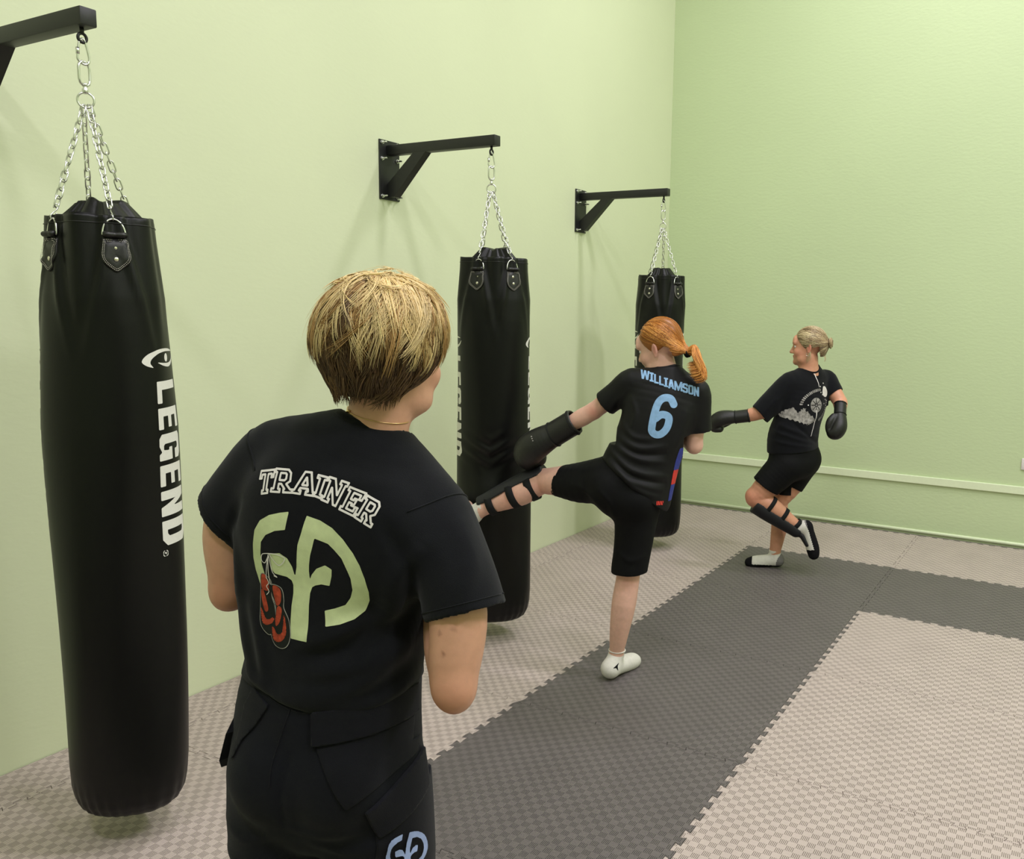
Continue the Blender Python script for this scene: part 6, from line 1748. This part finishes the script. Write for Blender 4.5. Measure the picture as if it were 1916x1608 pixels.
    f.chain([(knL+tt*(Ls*q)-front*.020, w, w, sdv) for q, w in ((-.2, .066), (.3, .065), (.6, .056), (.85, .048), (1.2, .046))], .006, 's')
    f.chain([(V3(.215, -.10, .265), .040, .022, sdv), (V3(.250, -.10, .205), .042, .018, sdv)], .012)
    f.plane(knL+tt*.02, -tt, .006)
    P, Q = f.mesh(); g = mesh_obj('shin_guard', P, Q, M_PAD, root)
    for q, r in ((.30, .0655), (.62, .0545), (.92, .042)):
        band(g, 'strap', knL+tt*(Ls*q)+V3(.008, 0, .006)*(1 if q < .5 else .5), anL, r+.002, M_STRAP, .026)
    # ---- gloves
    d = wrL-elL; d /= np.linalg.norm(d)
    glove(root, V3(-.146, -.120, 1.026), V3(-.97, .03, -.16), V3(0, -.25, .97), .90)
    glove(root, V3(.412, .012, 1.118), V3(-.02, -.50, -.80), V3(.85, -.35, .2), .82)
    # ---- hair: streaked blonde, swept back into a small bun
    Rws = B.T; bun = c+B @ V3(.0, -.122, .022)
    def cap_fn(X, Y, Z):
        d = sd_ell(c+B @ V3(0, -.016, .038), (.081, .099, .092), Rws, X, Y, Z)
        d = smin(d, sd_ell(c+B @ V3(0, -.060, -.020), (.064, .056, .060), Rws, X, Y, Z), .03)
        return smin(d, sd_ell(bun+B @ V3(0, .014, 0), (.022, .02, .022), Rws, X, Y, Z), .03)
    f = Field(c-.17, c+.17, .0045); sl, X, Y, Z = f.block(c-.19, c+.19)
    d = cap_fn(X, Y, Z)
    Xl, Yl, Zl = [(X-c[0])*B[0, i]+(Y-c[1])*B[1, i]+(Z-c[2])*B[2, i] for i in range(3)]
    d = smax(d, Yl-(.034+.70*(Zl-.01)), .008)
    d = smax(d, np.where(Yl > -.075, -(Zl+.018+.38*(Yl)), -(Zl+.064)), .008)
    f.d[sl] = d
    P, Q = f.mesh(1)
    tones = [np.array(srgb(*q)[:3]) for q in ((122, 102, 76), (164, 140, 104), (212, 194, 154))]
    hair = mesh_obj('hair', P, Q, M_HAIR, root, cols=np.tile(tones[0], (len(P), 1)))
    rng = np.random.RandomState(4); n = 3000
    a = rng.uniform(-1, 1, n); zz = rng.uniform(-.03, .124, n); y0 = .034+.70*(zz-.01)-rng.uniform(0, .14, n)
    L = np.stack([np.sign(a)*np.sqrt(np.clip(1-((y0+.016)/.099)**2-((zz-.038)/.092)**2, 0, 1))*.081, y0, zz], 1)
    P0 = c+L @ B.T; dd, g_ = surf_grad(cap_fn, P0); P0 = P0-g_*dd[:, None]
    dist = np.linalg.norm(bun-P0, axis=1)
    pa = grow(cap_fn, P0, rng.uniform(.0003, .003, n), lambda Pw, i: (bun-Pw)/(np.linalg.norm(bun-Pw, axis=1)[:, None]+1e-6), 12, np.minimum(dist*1.1, .2)/12, rng, .10)
    Lp = (pa-c) @ B
    bad = ((Lp[..., 1] > -.07) & (Lp[..., 2] < -.020-.38*Lp[..., 1])).any(1) | ((Lp[..., 1]-(.034+.70*(Lp[..., 2]-.01))) > .004).any(1)
    L0 = Lp[:, 0]; cell = np.sin(L0[:, 2]*120+L0[:, 0]*30)+.6*np.sin(L0[:, 2]*310)
    fr = np.clip((L0[:, 1]-.0)/.06, 0, 1)
    pL = np.clip(.22+.25*cell+.35*fr, .05, .92); u = rng.uniform(0, 1, n)
    cc = np.where((u < pL)[:, None], tones[2], np.where((u < pL+.35)[:, None], tones[1], tones[0]))*(.85+.3*rng.uniform(0, 1, n)[:, None])
    strands('combed_hair', pa[~bad], rng.uniform(.0008, .0016, n)[~bad], cc[~bad], M_HAIR, hair)
    # bun: loops wound round a knot
    pts = []; nb = 260
    for i in range(nb):
        ax_ = B[:, 1]*-1; a0 = rng.uniform(0, 6.28); R_ = .012+.022*math.sqrt(rng.rand()); z_ = rng.uniform(-.018, .022)*(1.1-R_/.036)
        ph = np.linspace(0, rng.uniform(2.2, 4.2), 10)+a0
        pts.append(np.array([bun+ax_*(.014+z_)+(B[:, 0]*math.cos(q)+B[:, 2]*math.sin(q))*R_ for q in ph]))
    u = rng.uniform(0, 1, nb)[:, None]
    strands('bun', np.array(pts), rng.uniform(.002, .0036, nb), np.where(u < .4, tones[0], np.where(u < .8, tones[1], tones[2]))*(.85+.3*rng.uniform(0, 1, (nb, 1))), M_HAIR, hair, n=4, taper=.5)
    # loose locks by the ear and nape
    pts = []
    for i in range(26):
        s0 = c+B @ V3(-.070+rng.uniform(-.006, .004), -.005+rng.uniform(-.008, .008), -.012+rng.uniform(-.01, .01))
        pts.append(curve([s0, s0+B @ V3(-.006, -.012, -.03), s0+B @ V3(-.004, -.006+rng.uniform(-.01, .01), -.062), s0+B @ V3(.0, .004+rng.uniform(-.01, .012), -.085)], 3))
    for i in range(16):
        s0 = c+B @ V3(rng.uniform(-.03, .03), -.095, -.05)
        pts.append(curve([s0, s0+B @ V3(0, -.008, -.016), s0+B @ V3(0, -.01, -.032), s0+B @ V3(0, -.006, -.045)], 3))
    strands('loose_locks', np.array(pts), np.full(len(pts), .0007), np.tile(tones[2]*.9, (len(pts), 1)), M_HAIR, hair)
    er = MB(); p = c+B @ V3(-.0775, -.006, -.036)
    er.tube([p+B @ V3(0, .010*math.cos(a), -.010+.010*math.sin(a)) for a in np.linspace(0, 6.283, 16, endpoint=False)], .0012, 5, closed=True)
    er.build('earring', M_CHROME, root)
    return root
build_blonde()
# ------------------------------------------------------------------ the corner of a wall socket at the right picture edge
w = empty('wall_socket', (2.934, YB, .612))
tag(w, 'white wall socket just above the rail at the right picture edge', 'wall socket')
b = MB(); b.box((-.045, -.012, -.042), (.045, 0, .042), bev=.004); smooth_flat(b.build('face_plate', M_PRINTW, w))
b = MB(); b.lathe([(.024, .0), (.024, .0015), (.022, .0018), (.021, -.004), (.003, -.004)], 24, (0, -.012, 0), (0, -1, 0)); smooth_flat(b.build('socket_well', M_PRINTW, w))
